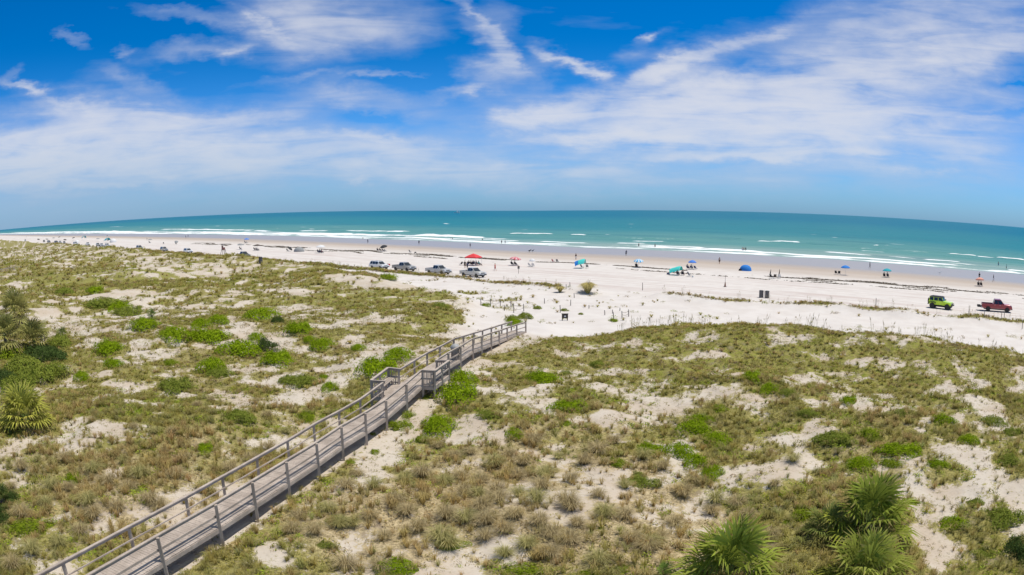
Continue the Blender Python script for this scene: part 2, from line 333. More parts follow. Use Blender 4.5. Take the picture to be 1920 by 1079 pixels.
def sea_mat():
    m, nt, b = new_mat('sea_water'); L = nt.links.new
    g = nt.nodes.new('ShaderNodeNewGeometry').outputs['Position']; sp = nt.nodes.new('ShaderNodeSeparateXYZ'); L(g, sp.inputs[0])
    x, y = X(nt, sp.outputs[0]), X(nt, sp.outputs[1]); n = x*.643+y*.766; s = y*.643-x*.766
    cm = nt.nodes.new('ShaderNodeCombineXYZ'); L(n.o, cm.inputs[0]); L((s*.22).o, cm.inputs[1]); sh = cm.outputs[0]
    big = noise(nt, mapping(nt, sh, (.012, .012, 1)), 1., 5, .6); md = noise(nt, mapping(nt, sh, (.07, .035, 1)), 1., 5, .65)
    nn = n+(big-.5)*190.
    c = mix(nt, nn.ss(232, 300), (.26, .36, .32), (.10, .265, .245)); c = mix(nt, nn.ss(290, 520), c, (.02, .19, .225))
    c = mix(nt, nn.ss(480, 1600), c, (.0, .145, .225)); c = mix(nt, md.ss(.46, .70)*.5, c, (.015, .13, .17))
    a = nt.nodes.new('ShaderNodeAttribute'); a.attribute_name = 'foam'; fo = X(nt, a.outputs['Fac'])
    lace = noise(nt, mapping(nt, sh, (.9, 1.6, 1)), 1., 6, .7)*.6+noise(nt, mapping(nt, sh, (.2, .4, 1)), 1., 4, .6)*.4
    ff = lace.ss(1.-fo*.75-.20, 1.-fo*.75+.09)*fo.ss(.02, .15)
    c = mix(nt, ff, c, (.86, .87, .86))
    L(c, b.inputs['Base Color']); L((ff*.4+.35).o, b.inputs['Roughness']); b.inputs['IOR'].default_value = 1.33
    b.inputs['Specular IOR Level'].default_value = .02
    bp = nt.nodes.new('ShaderNodeBump'); bp.inputs['Strength'].default_value = .8; bp.inputs['Distance'].default_value = .35
    w = noise(nt, mapping(nt, sh, (.5, .9, 1)), 1., 5, .6)
    L(w.o, bp.inputs['Height']); L(bp.outputs[0], b.inputs['Normal']); return m
M_WOOD = wood_mat(); M_GROUND = ground_mat(); M_SEA = sea_mat(); M_LEAF = tinted('living_leaves', .35); M_DRY = tinted('dry_blades', .25)
M_GLASS, nt_, b_ = new_mat('tinted_glass'); b_.inputs['Base Color'].default_value = (.03, .035, .04, 1); b_.inputs['Roughness'].default_value = .06; b_.inputs['Specular IOR Level'].default_value = .7
M_RUB = plain('rubber', (.035, .034, .033), .85); M_RIM = plain('alloy_rim', (.42, .42, .42), .35, .7); M_BLK = plain('black_plastic', (.03, .03, .032), .6)
M_CHR = plain('bright_metal', (.55, .55, .56), .3, .8); M_LAMP = plain('headlamp_lens', (.75, .76, .78), .15); M_TAIL = plain('tail_lamp_lens', (.40, .02, .02), .25)
M_STEEL = plain('galvanised_steel', (.42, .42, .42), .45, .5)
# ------------------------------------------------------------------ sky
SUN_EL, SUN_AZ = math.radians(72), math.radians(84)        # azimuth clockwise from the view direction
def sky():
    w = bpy.data.worlds.new('World'); SC.world = w; w.use_nodes = True; nt = w.node_tree; L = nt.links.new; bg = nt.nodes['Background']
    sk = nt.nodes.new('ShaderNodeTexSky'); sk.sky_type = 'NISHITA'; sk.sun_disc = False; sk.sun_elevation = SUN_EL; sk.sun_rotation = SUN_AZ
    sk.air_density = 1.; sk.dust_density = .6; sk.ozone_density = 2.5
    d = nt.nodes.new('ShaderNodeTexCoord').outputs['Generated']; sp = nt.nodes.new('ShaderNodeSeparateXYZ'); L(d, sp.inputs[0])
    az = X(nt, sp.outputs[0])._m('ARCTAN2', X(nt, sp.outputs[1]))*(180/PI); el = X(nt, sp.outputs[2])._m('ARCSINE')*(180/PI)
    # deep clear blue high in view, paler and greyer to the horizon
    tint = mix(nt, el.ss(1., 15.), (.40, .87, 1.58), (-.02, .53, 1.10)); tint = mix(nt, el.ss(19., 42.), tint, (1.4, 1.28, 1.02))  # unseen sky above the view whitened and brightened to add fill light
    mu = nt.nodes.new('ShaderNodeMix'); mu.data_type = 'RGBA'; mu.blend_type = 'MULTIPLY'; mu.inputs[0].default_value = 1; L(sk.outputs[0], mu.inputs[6]); L(tint, mu.inputs[7])
    cm = nt.nodes.new('ShaderNodeCombineXYZ'); L(az.o, cm.inputs[0]); L(el.o, cm.inputs[1]); ae = cm.outputs[0]
    w1 = noise(nt, mapping(nt, ae, (.10, .22, 1)), 1., 5, .6); w2 = noise(nt, mapping(nt, ae, (.10, .22, 1), loc=(31, 7, 0)), 1., 5, .6)
    v1 = noise(nt, mapping(nt, ae, (.5, 1., 1), loc=(3, 9, 0)), 1., 4, .6); v2 = noise(nt, mapping(nt, ae, (.5, 1., 1), loc=(13, 19, 0)), 1., 4, .6)
    U = az+(w1-.5)*9.+(v1-.5)*2.2; V = el+(w2-.5)*3.6+(v2-.5)*1.3
    CL = [(560,25,80,55,0,.95),(500,60,60,16,-28,.5),(690,40,95,48,5,.62),(640,80,120,24,12,.35),(350,28,80,10,-8,.4),(380,88,85,15,6,.5),(430,97,30,13,10,.6),(150,72,26,10,-40,.3),(230,95,12,9,0,.4),(62,172,66,7,-20,.62),(30,130,30,10,30,.3),
     (230,225,130,40,-3,.72),(160,205,70,20,0,.5),(330,215,90,22,-6,.55),(430,268,120,22,-3,.62),(650,185,110,20,-4,.72),(500,214,70,13,-2,.62),(690,256,85,9,2,.6),(760,275,100,14,-2,.5),(60,265,90,30,0,.5),(590,145,90,6,6,.4),(720,142,60,4,6,.4),(250,150,60,12,-20,.3),
     (320,312,440,40,-1,.6),(60,325,190,70,0,.6),(200,265,240,40,0,.3),(850,318,280,30,-3,.6),(215,345,44,6,0,.5),(290,330,28,9,0,.5),(680,336,18,4,0,.45),
     (905,140,38,34,10,.62),(960,140,46,30,-20,.75),(925,85,60,14,-40,.62),(895,20,50,10,-55,.5),(940,40,30,40,0,.28),(850,170,40,8,5,.5),(1075,118,58,10,-26,.75),(1110,138,24,9,0,.75),(1030,100,24,22,0,.35),(1236,73,24,6,16,.6),(1195,105,34,13,10,.4),
     (1330,103,130,13,20,.95),(1240,140,46,15,20,.75),(1050,205,110,22,8,.95),(980,222,60,14,8,.8),(1220,200,120,34,12,.9),(1330,170,60,28,15,.7),(1430,190,190,40,8,.85),(1650,150,230,60,10,.72),(1600,70,220,60,12,.5),(1840,40,230,70,10,.5),(1500,245,280,40,0,.85),(1250,262,200,16,0,.7),(1340,296,130,9,2,.75),(1120,256,130,9,2,.6),(1780,230,200,46,4,.55),(1850,95,160,26,12,.6),(1560,290,180,14,0,.5),(1740,326,70,7,-4,.4),(1100,320,160,12,0,.35),(1200,345,300,18,0,.4),(1700,330,300,40,0,.35),
     (940,70,70,9,-50,.4),(880,166,34,7,-8,.45),(1092,128,44,7,-26,.4),(505,45,50,6,-30,.6),(430,97,26,6,12,.5),(1236,72,18,4,14,.5),(60,165,55,6,-22,.4),(1390,132,48,17,10,-.55),(1900,160,60,8,3,-.3),(1880,222,80,7,3,-.3),(1650,296,80,5,0,-.3),(690,222,60,8,0,-.3),(225,245,30,10,0,-.3)]
    S = None
    for cx, cy, rx, ry, an, k in CL:
        def ae_(px, py):
            q = ray(px, py); return math.degrees(math.atan2(q[0], q[1])), math.degrees(math.asin(q[2]))
        c0 = ae_(cx, cy); e1 = ae_(cx+1, cy); e2 = ae_(cx, cy-1)
        J = np.array([[e1[0]-c0[0], e2[0]-c0[0]], [e1[1]-c0[1], e2[1]-c0[1]]]); Ji = np.linalg.inv(J); a = math.radians(an)
        Rm = np.array([[math.cos(a)/rx, math.sin(a)/rx], [-math.sin(a)/ry, math.cos(a)/ry]]) @ Ji
        P = U*float(Rm[0, 0])+V*float(Rm[0, 1])+float(-Rm[0] @ np.array(c0)); Q = U*float(Rm[1, 0])+V*float(Rm[1, 1])+float(-Rm[1] @ np.array(c0))
        gq = (P*P+Q*Q)*-.75; gq = gq._m('EXPONENT')*k; S = gq if S is None else S+gq
    fib = noise(nt, mapping(nt, ae, (.10, .75, 1), (0, 0, math.radians(-11))), 1., 6, .58, .7); puf = noise(nt, mapping(nt, ae, (.16, .40, 1), loc=(5, 2, 0)), 1., 6, .55)
    tex = fib*.55+puf*.45
    S = S+el.ss(2., 4.5)*el.ss(10., 5.5)*(az.ss(12., -40.)*.42+.16); S = S._m('MAXIMUM', 0.); wisp = noise(nt, mapping(nt, ae, (.05, .22, 1), loc=(9, 4, 0)), 1., 5, .6).ss(.5, .8)*.14
    dens = ((S+wisp)*(tex*3.0-.72)-.05)._m('MAXIMUM', 0.); dens = (1.-(dens*-1.5)._m('EXPONENT'))*el.ss(-2., 3.)
    cc = mix(nt, dens.ss(.3, .95), (4.7, 5.3, 6.8), (7.0, 7.1, 7.6))
    dens = dens*1.; out = mix(nt, dens*.93, mu.outputs[2], cc); hz = mix(nt, el.ss(9., -1.)*(az.ss(5., -45.)*.45+.3), out, (2.9, 4.35, 6.1))
    L(hz, bg.inputs[0]); bg.inputs[1].default_value = .1
    sun = bpy.data.lights.new('sun', 'SUN'); sun.energy = 3.7; sun.angle = math.radians(.53); sun.color = (1, .95, .865)
    so = bpy.data.objects.new('sun', sun); COL.objects.link(so)
    dv = Vector((math.sin(SUN_AZ)*math.cos(SUN_EL), math.cos(SUN_AZ)*math.cos(SUN_EL), math.sin(SUN_EL)))
    so.rotation_euler = dv.to_track_quat('Z', 'Y').to_euler(); so.location = (0, 0, 60)
sky()
# ------------------------------------------------------------------ camera: wide drone lens with its barrel distortion
cam = bpy.data.cameras.new('camera'); co = bpy.data.objects.new('camera', cam); COL.objects.link(co); SC.camera = co
cam.type = 'PANO'; cc = cam; cc.panorama_type = 'FISHEYE_LENS_POLYNOMIAL'; cc.fisheye_fov = math.radians(175)
cc.fisheye_polynomial_k0 = 0.; cc.fisheye_polynomial_k1, cc.fisheye_polynomial_k2, cc.fisheye_polynomial_k3, cc.fisheye_polynomial_k4 = (-k for k in KP)
cam.sensor_width = 36; cam.sensor_fit = 'HORIZONTAL'; cam.clip_start = .05; cam.clip_end = 60000
co.location = (0, 0, HC)
co.matrix_world = Matrix.Translation((0, 0, HC)) @ Euler((PI/2-PIT, 0, 0)).to_matrix().to_4x4() @ Matrix.Rotation(-ROLL, 4, 'Z')
vs = SC.view_settings; vs.view_transform = 'Standard'; vs.look = 'None'; vs.exposure = .07; vs.gamma = 1
SC.render.engine = 'CYCLES'; SC.cycles.use_denoising = True; SC.cycles.max_bounces = 6; SC.cycles.diffuse_bounces = 3; SC.cycles.transparent_max_bounces = 8
# ------------------------------------------------------------------ land sheet, out to the horizon all round
def make_ground():
    az = np.concatenate([np.linspace(-180, -62, 40)[:-1], np.linspace(-62, 62, 900), np.linspace(62, 180, 40)[1:-1]]); az = np.radians(az)
    r = np.concatenate([[.6, 3, 6, 9], np.geomspace(11, 130, 460), np.geomspace(131, 420, 150), np.geomspace(440, 20000, 40)])
    A, Rr = np.meshgrid(az, r); x = (Rr*np.sin(A)).ravel(); y = (Rr*np.cos(A)).ravel(); z = land(x, y)
    cv, br, gr = cover(x, y); n, s = NS(x, y); du = sst(4, -4, n-edge_n(s))
    na, nr = len(az), len(r); i = np.arange(nr-1)[:, None]*na; j = np.arange(na)[None]; j2 = (j+1) % na
    a, b, c, d = i+j, i+j2, i+na+j2, i+na+j
    T = np.stack([np.stack([a, b, c], -1), np.stack([a, c, d], -1)], 2).reshape(-1, 3)[:, ::-1]
    k = len(x); cen = np.arange(na); x = np.append(x, 0.); y = np.append(y, 0.); z = np.append(z, z[:na].mean())
    T = np.vstack([T, np.stack([cen, (cen+1) % na, np.full(na, k)], -1)])
    me = rawmesh('dunes_and_beach', np.stack([x, y, z], 1), T)
    for nm, v in (('cover', cv), ('brown', br), ('green', gr), ('dune', du)): setattr_f(me, nm, np.append(v, 0))
    me.polygons.foreach_set('use_smooth', np.ones(len(T), bool))
    return tag(link('ground', me, M_GROUND), 'pale sand beach rising into low grassy dunes', None, kind='structure')
make_ground()
# ------------------------------------------------------------------ sea with breaking rollers
def make_sea():
    n = np.concatenate([np.arange(204, 350, .55), np.geomspace(350.6, 1500, 90), np.geomspace(1550, 30000, 26)])
    s = np.concatenate([-np.geomspace(30000, 130, 24), np.arange(-120, -40, 2.5), np.arange(-40, 260, .8), np.geomspace(261, 1600, 190), np.geomspace(1700, 30000, 24)])
    S, Nn = np.meshgrid(s, n); S = S.ravel(); Nn = Nn.ravel()
    def sm(v, sc, sd): return fbm(v, v*0+sd*3.1, sc, sd, 3)
    z = np.full(S.shape, -1.2); foam = np.zeros(S.shape)
    # wash on the sand: a white lip, lace behind it
    lip = 228+(sm(S, 26, 1)-.5)*13+(sm(S, 6, 2)-.5)*3.5
    th = 4+10*sm(S, 40, 3); u = (Nn-lip)/th
    foam += np.where(u > 0, (.48+.62*fbm(S*.5, Nn*1.3, 5, 35, 3))*np.exp(-(u*.95)**2), 0)*sst(0, .08, u)*(.62+.55*sst(.35, .6, sm(S, 15, 37)))
    z += .05*np.exp(-((Nn-lip-2)/3.)**2)+(lip-228)*-.012*sst(260, 225, Nn)
    foam += .26*sst(225, 235, Nn)*sst(320, 262, Nn)*fbm(S*.25, Nn, 5, 77, 3)*1.2
    foam += np.where(Nn < lip, .5*sst(.60, .72, fbm(S*.18, Nn, 4.5, 79, 3)), 0)
    for n0, wd, am, pr, sd in ((240, 4.5, .9, .50, 31), (250, 4., .85, .56, 32), (263, 5., .75, .62, 33), (283, 5., .7, .66, 34)):
        c = n0+(sm(S, 33, sd)-.5)*12+(sm(S, 7, sd+5)-.5)*3; m = sst(pr-.05, pr+.05, sm(S, 30, sd+9)+.25*sst(90, 330, S)*(n0 < 270)); l2 = Nn-c
        foam += am*m*np.where(l2 < 0, np.exp(-(l2/1.6)**2), np.exp(-(l2/wd)**2)); z += .3*m*np.exp(-((l2-.5)/2.)**2)
    # rollers further out; each runs along the shore and breaks on part of its length
    px = [((952,440),(1038,441),1.,4),((1070,443),(1100,444),.95,4),((1100,447),(1280,452),.45,14),((1418,456),(1500,458.5),.95,5),((1500,461),(1620,466),.3,8),((1635,465),(1668,466),.9,4),((1600,470),(1790,482),.5,10),((1780,482),(1832,486),1.,4),((1866,488.5),(1925,495.5),1.,4),
      ((648,433),(768,435),1.,7),((560,432.5),(614,432.8),.9,7),((478,431.5),(500,432.5),.9,8),((862,445),(906,446.5),.9,5),((780,443),(850,445),.6,6),((515,437),(660,439),1.,8),((660,440),(880,446),.9,6),((830,420),(840,420.5),.8,12),((205,423),(230,422.5),.9,14),((255,423.5),(300,423),.5,14),((300,428),(480,431),.8,16),((90,432),(240,432),.8,22),((380,434),(470,437),.9,14),((200,434),(330,436),.8,16),((1380,450),(1420,453),.4,6),((1842,476),(1862,477.5),.5,4),((1470,447),(1476,447.4),.7,4),((20,433),(90,433),.8,26),((985,431),(1040,433),.12,5),((1140,461),(1420,474),.35,9)]
    for a, b, k, wd in px:
        A = flat(*a, -1.2); B = flat(*b, -1.2); na_, sa = NS(A[0], A[1]); nb, sb = NS(B[0], B[1])
        if sa > sb: na_, sa, nb, sb = nb, sb, na_, sa
        t = np.clip((S-sa)/(sb-sa+1e-6), 0, 1); c = na_+(nb-na_)*t+(sm(S, 9, 11)-.5)*2.
        L = max((sb-sa)*.12, 1.5); m = sst(sa-L, sa+L, S)*sst(sb+L, sb-L, S)
        lead = Nn-c; m = m*(.72+.6*(sm(S, 5, 13)-.5))
        foam += k*m*np.where(lead < 0, np.exp(-(lead/(wd*.3))**2), np.exp(-(lead/wd)**2))*1.2
        z += (.75*k+.15)*m*np.exp(-((lead-1.)/2.6)**2)
    # swell everywhere, growing fine ripples inshore
    for amp, wl, sd in ((.22, 31, 21), (.16, 17, 22), (.10, 9, 23)):
        ph = Nn+(fbm(S, Nn, 70, sd, 2)-.5)*60; q = .5+.5*np.cos(2*PI*ph/wl)
        z += amp*(q**2.2)*sst(232, 300, Nn)*sst(6000, 1500, np.hypot(Nn, S))*fbm(S*.4, Nn, 24, sd+9, 2)*1.6
    foam += .75*sst(.80, .86, fbm(S*.35, Nn, 9, 91, 3))*sst(270, 310, Nn)*sst(1200, 500, Nn)
    x, y = XY(Nn, S); ns, nn = len(s), len(n)
    i = np.arange(nn-1)[:, None]*ns; j = np.arange(ns-1)[None]; a, b, c, d = i+j, i+j+1, i+ns+j+1, i+ns+j
    T = np.stack([np.stack([a, b, c], -1), np.stack([a, c, d], -1)], 2).reshape(-1, 3)[:, ::-1]
    me = rawmesh('sea', np.stack([x, y, z], 1), T); setattr_f(me, 'foam', np.clip(foam, 0, 1.25))
    me.polygons.foreach_set('use_smooth', np.ones(len(T), bool))
    return tag(link('sea', me, M_SEA), 'turquoise sea with white breakers', None, kind='structure')
make_sea()
# ------------------------------------------------------------------ plants
def fountain(rg, nb, R, Hh, w, base, tip, jit=.2, droop=.5, flatn=.25):   # tuft of arching blades, 5 verts each
    a = rg.uniform(0, 2*PI, nb); k = rg.uniform(.25, 1, nb)**.7; l = rg.uniform(.65, 1.1, nb)
    dx, dy = np.cos(a), np.sin(a); px, py = -dy, dx; r0 = rg.uniform(0, .12, nb)*R
    r1 = r0+.45*R*k*l; r2 = r0+R*k*l; z1 = Hh*l*(1-.45*k*flatn*2); z2 = Hh*l*(1.05-droop*k*1.5)+.02
    z2 = np.maximum(z2, .03); V = np.zeros((nb, 5, 3)); ww = w*rg.uniform(.6, 1.3, nb)
    for i, (r, z, q) in enumerate(((r0, 0*z1, .5), (r0, 0*z1, -.5), (r1, z1, .45), (r1, z1, -.45), (r2, z2, 0))):
        V[:, i, 0] = dx*r+px*ww*q; V[:, i, 1] = dy*r+py*ww*q; V[:, i, 2] = z
    T = (np.arange(nb)[:, None, None]*5+np.array([[0, 1, 3], [0, 3, 2], [2, 3, 4]])[None]).reshape(-1, 3)
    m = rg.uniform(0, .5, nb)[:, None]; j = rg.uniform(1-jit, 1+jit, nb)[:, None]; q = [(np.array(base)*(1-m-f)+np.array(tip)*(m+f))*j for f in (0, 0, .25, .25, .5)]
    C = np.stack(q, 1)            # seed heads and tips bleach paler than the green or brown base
    return V.reshape(-1, 3), T, C.reshape(-1, 3)
def leafy(rg, nl, R, Hh, size, c1, c2, jit=.2, asp=.55, lump=.25, shell=.55):    # low mound of small leaves, 4 verts each
    u = rg.uniform(0, 1, nl); a = rg.uniform(0, 2*PI, nl); q = np.sqrt(u); lum = 1+lump*np.sin(a*3+rg.uniform(0, 6))+lump*.6*np.sin(a*5+rg.uniform(0, 6))
    r = R*q*lum; ztop = Hh*np.sqrt(np.maximum(1-q**2.6, 0))*(1+.35*(fbm(r*np.cos(a)+9*rg.uniform(), r*np.sin(a), R*.55, 3, 2)-.5)*2)
    z = ztop*rg.uniform(shell, 1.05, nl)+.02; P = np.stack([r*np.cos(a), r*np.sin(a), z], 1)
    nx = np.cos(a)*q*.9+rg.normal(0, .5, nl); ny = np.sin(a)*q*.9+rg.normal(0, .5, nl); N = np.stack([nx, ny, np.full(nl, .8)], 1); N /= np.linalg.norm(N, axis=1)[:, None]
    h = rg.normal(0, 1, (nl, 3)); X_ = np.cross(N, h); X_ /= np.linalg.norm(X_, axis=1)[:, None]; Y_ = np.cross(N, X_)
    s = (size*rg.uniform(.6, 1.4, nl))[:, None]; V = np.stack([P-X_*s*.5, P-Y_*s*asp*.5, P+X_*s*.5, P+Y_*s*asp*.5], 1)
    T = (np.arange(nl)[:, None, None]*4+np.array([[0, 1, 2], [0, 2, 3]])[None]).reshape(-1, 3)
    m = rg.uniform(0, 1, nl)[:, None]; c = (np.array(c1)*(1-m)+np.array(c2)*m)*rg.uniform(1-jit, 1+jit, nl)[:, None]
    return V.reshape(-1, 3), T, np.repeat(c[:, None, :], 4, 1).reshape(-1, 3)
def scatter(name, protos, P, sc, which, tints, mat, label):
    Vs, Ts, Cs = [], [], []; off = 0; rot = RNG.uniform(0, 2*PI, len(P))
    for k, (V, T, C) in enumerate(protos):
        I = np.where(which == k)[0]
        if not len(I): continue
        c, s = np.cos(rot[I])[:, None], np.sin(rot[I])[:, None]; S = sc[I][:, None]
        x = (V[None, :, 0]*c-V[None, :, 1]*s)*S+P[I, 0:1]; y = (V[None, :, 0]*s+V[None, :, 1]*c)*S+P[I, 1:2]; z = V[None, :, 2]*S+P[I, 2:3]
        W = np.stack([x, y, z], -1).reshape(-1, 3); nv = len(V)
        Vs.append(W); Cs.append((C[None]*tints[I][:, None, :]*np.array([1.03, 1., .85])).reshape(-1, 3))
        Ts.append((T[None]+off+np.arange(len(I))[:, None, None]*nv).reshape(-1, 3)); off += len(W)
    me = rawmesh(name, np.vstack(Vs), np.vstack(Ts), np.vstack(Cs)); return tag(link(name, me, mat), label, None, kind='stuff')
def field(N, r0, r1, a0, a1, pw=1.):             # random places in a sector round the camera
    u = RNG.uniform(0, 1, N); r = (r0**pw+(r1**pw-r0**pw)*u)**(1/pw); a = np.radians(RNG.uniform(a0, a1, N)); return r*np.sin(a), r*np.cos(a)
rg = np.random.default_rng(11)
OLIVE, SAGE, TWIG = (.245, .22, .05), (.235, .225, .075), (.26, .20, .12)
D1, D2 = (.25, .185, .085), (.51, .41, .205)
# --- near grass and herbs: nobody could count them
def ground_plants():
    px, py = field(36000, 15, 46, -56, 56, 1.6); cv, br, gr = cover(px, py)
    keep = RNG.uniform(0, 1, len(px)) < np.clip(cv*1.15-.22, .05, 1)*(.8+.2*gr)*(1-.5*np.clip(br-.2, 0, 1)*(px > -9)); px, py, cv, br, gr = [v[keep] for v in (px, py, cv, br, gr)]
    pz = land(px, py); P = np.stack([px, py, pz-.02], 1); t = RNG.uniform(0, 1, len(px)); pt = fbm(px, py, 3.2, 131, 2)
    dry = np.clip(br*.8+(pt-.5)*1.3, 0, 1); wh = np.where(t < dry, np.where(RNG.uniform(0, 1, len(px)) < .6, RNG.integers(0, 4, len(px)), RNG.integers(8, 10, len(px))), np.where(RNG.uniform(0, 1, len(px)) < .5, RNG.integers(4, 8, len(px)), np.where(fbm(px, py, 2.2, 151, 2) > .52, RNG.integers(12, 14, len(px)), RNG.integers(10, 12, len(px)))))
    pr = [fountain(rg, 40, .40, .40, .013, D1, D2, droop=.4) for _ in range(4)]+[fountain(rg, 38, .34, .32, .013, OLIVE, (.38, .345, .16), droop=.4) for _ in range(2)]+[fountain(rg, 36, .32, .28, .013, SAGE, (.36, .33, .18), droop=.4) for _ in range(2)]
    pr += [leafy(rg, 26, .3, .13, .085, TWIG, D2, shell=.1) for _ in range(2)]+[leafy(rg, 34, .3, .16, .07, OLIVE, (.33, .305, .11), shell=.2) for _ in range(2)]+[leafy(rg, 30, .27, .15, .08, (.19, .25, .025), (.34, .40, .06), shell=.2) for _ in range(2)]
    sc = RNG.uniform(.45, 1.15, len(px))*(.75+.45*cv); tn = RNG.uniform(.8, 1.2, (len(px), 1))*np.array([1, 1, 1.])*(1+RNG.normal(0, .04, (len(px), 3)))
    scatter('dune_grass', pr, P, sc, wh, tn, M_DRY, 'mixed dry and green grass and herbs growing on the near dunes')
    a, b = field(30000, 16, 85, -56, 56, 1.7); a_, _, _ = cover(a, b); n, s = NS(a, b); k = (n < edge_n(s)-1)&(a_ > .02)&(RNG.uniform(0, 1, len(a)) < .75); a, b = a[k], b[k]; M = len(a)
    pr2 = [leafy(rg, 12, .17, .09, .06, (.20, .165, .09), (.38, .31, .16), shell=.0) for _ in range(3)]+[leafy(rg, 14, .17, .1, .06, OLIVE, (.33, .31, .09), shell=.1) for _ in range(2)]
    scatter('dune_herbs', pr2, np.stack([a, b, land(a, b)-.01], 1), RNG.uniform(.5, 1.5, M)*np.clip(np.hypot(a, b)/45, .8, 1.6), RNG.integers(0, 5, M), RNG.uniform(.8, 1.2, (M, 1))*np.ones((1, 3)), M_DRY, 'tiny dry herbs and stems dotted over the dune sand')
    # middle and far dunes: bigger drifts of the same
    xs, ys = [], []
    for N, r0, r1, a0, a1 in ((30000, 44, 80, -56, 56), (17000, 78, 135, -58, 20), (16000, 130, 420, -58, -12)):
        a, b = field(N, r0, r1, a0, a1, 1.7 if r1 < 200 else 1.2); xs.append(a); ys.append(b)
    px, py = np.concatenate(xs), np.concatenate(ys); n, s = NS(px, py); k = n < 96; px, py = px[k], py[k]; n, s = n[k], s[k]
    se = RNG.uniform(-25, 260, 6500); ne = ridge_n(se)+(fbm(se, se*0, 9, 5, 2)-.5)*4+RNG.normal(-.4, .8, 6500); a, b = XY(ne, se); px = np.append(px, a); py = np.append(py, b); n = np.append(n, ne); s = np.append(s, se)
    se = RNG.uniform(-22, 75, 5000); ne = RNG.uniform(63, 92, 5000); a, b = XY(ne, se); px = np.append(px, a); py = np.append(py, b); n = np.append(n, ne); s = np.append(s, se)
    cv, br, gr = cover(px, py); keep = RNG.uniform(0, 1, len(px)) < np.clip(cv*1.2-.24, .012, 1); px, py, cv, br, gr, n, s = [v[keep] for v in (px, py, cv, br, gr, n, s)]
    pz = land(px, py); P = np.stack([px, py, pz-.03], 1); r = np.hypot(px, py); pt = fbm(px, py, 5, 137, 3); u = RNG.uniform(0, 1, len(px))
    wh = np.where(u < np.clip(br*.5+(pt-.42)*1.2+.4*(n > 84), .08, .8), RNG.integers(0, 3, len(px)), np.where(u < .84, RNG.integers(3, 7, len(px)), RNG.integers(7, 9, len(px))))
    pr = [leafy(rg, 24, .45, .2, .13, TWIG, (.38, .30, .20), shell=.15) for _ in range(2)]+[fountain(rg, 26, .48, .36, .03, D1, D2, droop=.5)]
    pr += [fountain(rg, 26, .45, .34, .03, OLIVE, (.38, .345, .15), droop=.5) for _ in range(2)]+[leafy(rg, 30, .42, .22, .11, OLIVE, (.35, .32, .12), shell=.15) for _ in range(2)]+[leafy(rg, 30, .42, .22, .11, (.19, .235, .03), (.33, .37, .07), shell=.15) for _ in range(2)]
    sc = RNG.uniform(.55, 1.25, len(px))*np.clip(r/75, .85, 2.6); ridge = (n > 84)&(s < 110); sc = np.where(ridge, sc*.8, sc)
    tn = RNG.uniform(.82, 1.18, (len(px), 1))*(1+RNG.normal(0, .04, (len(px), 3)))
    scatter('dune_scrub', pr, P, sc, wh, tn, M_DRY, 'low olive and grey scrub spread over the far dunes')
ground_plants()
# --- sea oats: thin stalks along the ridge and the dune brow
def sea_oats():
    pr = []
    for _ in range(4):
        nb = 5; V, T, C = [], [], []
        for b in range(nb):
            a = rg.uniform(0, 2*PI); h = rg.uniform(.8, 1.5); lean = rg.uniform(.05, .3); x0, y0 = rg.normal(0, .18, 2); p = rg.uniform(0, PI); w = .016
            dx, dy = math.cos(a)*lean*h, math.sin(a)*lean*h; ux, uy = math.cos(p)*w/2, math.sin(p)*w/2; i = len(V)
            V += [(x0-ux, y0-uy, 0), (x0+ux, y0+uy, 0), (x0+dx+ux, y0+dy+uy, h), (x0+dx-ux, y0+dy-uy, h), (x0+dx-ux*3.5, y0+dy-uy*3.5, h*.86), (x0+dx+ux*3.5, y0+dy+uy*3.5, h*.86), (x0+dx*1.25, y0+dy*1.25, h*1.1)]
            T += [(i, i+1, i+2), (i, i+2, i+3), (i+4, i+5, i+6)]; C += [(.30, .27, .15)]*4+[(.42, .34, .2)]*3
        pr.append((np.array(V), np.array(T), np.array(C)))
    s = RNG.uniform(-25, 160, 800); n = ridge_n(s)+RNG.normal(0, 1.0, 800); x, y = XY(n, s); k = cover(x, y)[0] > RNG.uniform(.2, 1., 800); x, y = x[k], y[k]
    s2 = RNG.uniform(-20, 34, 420); n2 = edge_n(s2)+RNG.uniform(-6, 4, 420); x2, y2 = XY(n2, s2); k = cover(x2, y2)[0] > RNG.uniform(.1, .9, 420); x = np.append(x, x2[k]); y = np.append(y, y2[k])
    x = np.append(x, XY(86, 56)[0]); y = np.append(y, XY(86, 56)[1]); P = np.stack([x, y, land(x, y)-.03], 1); N = len(x)
    scatter('sea_oats', pr, P, RNG.uniform(.5, .95, N), RNG.integers(0, 4, N), RNG.uniform(.9, 1.35, (N, 1))*np.ones((1, 3)), M_DRY, 'thin sea oats standing along the ridge above the beach')
sea_oats()
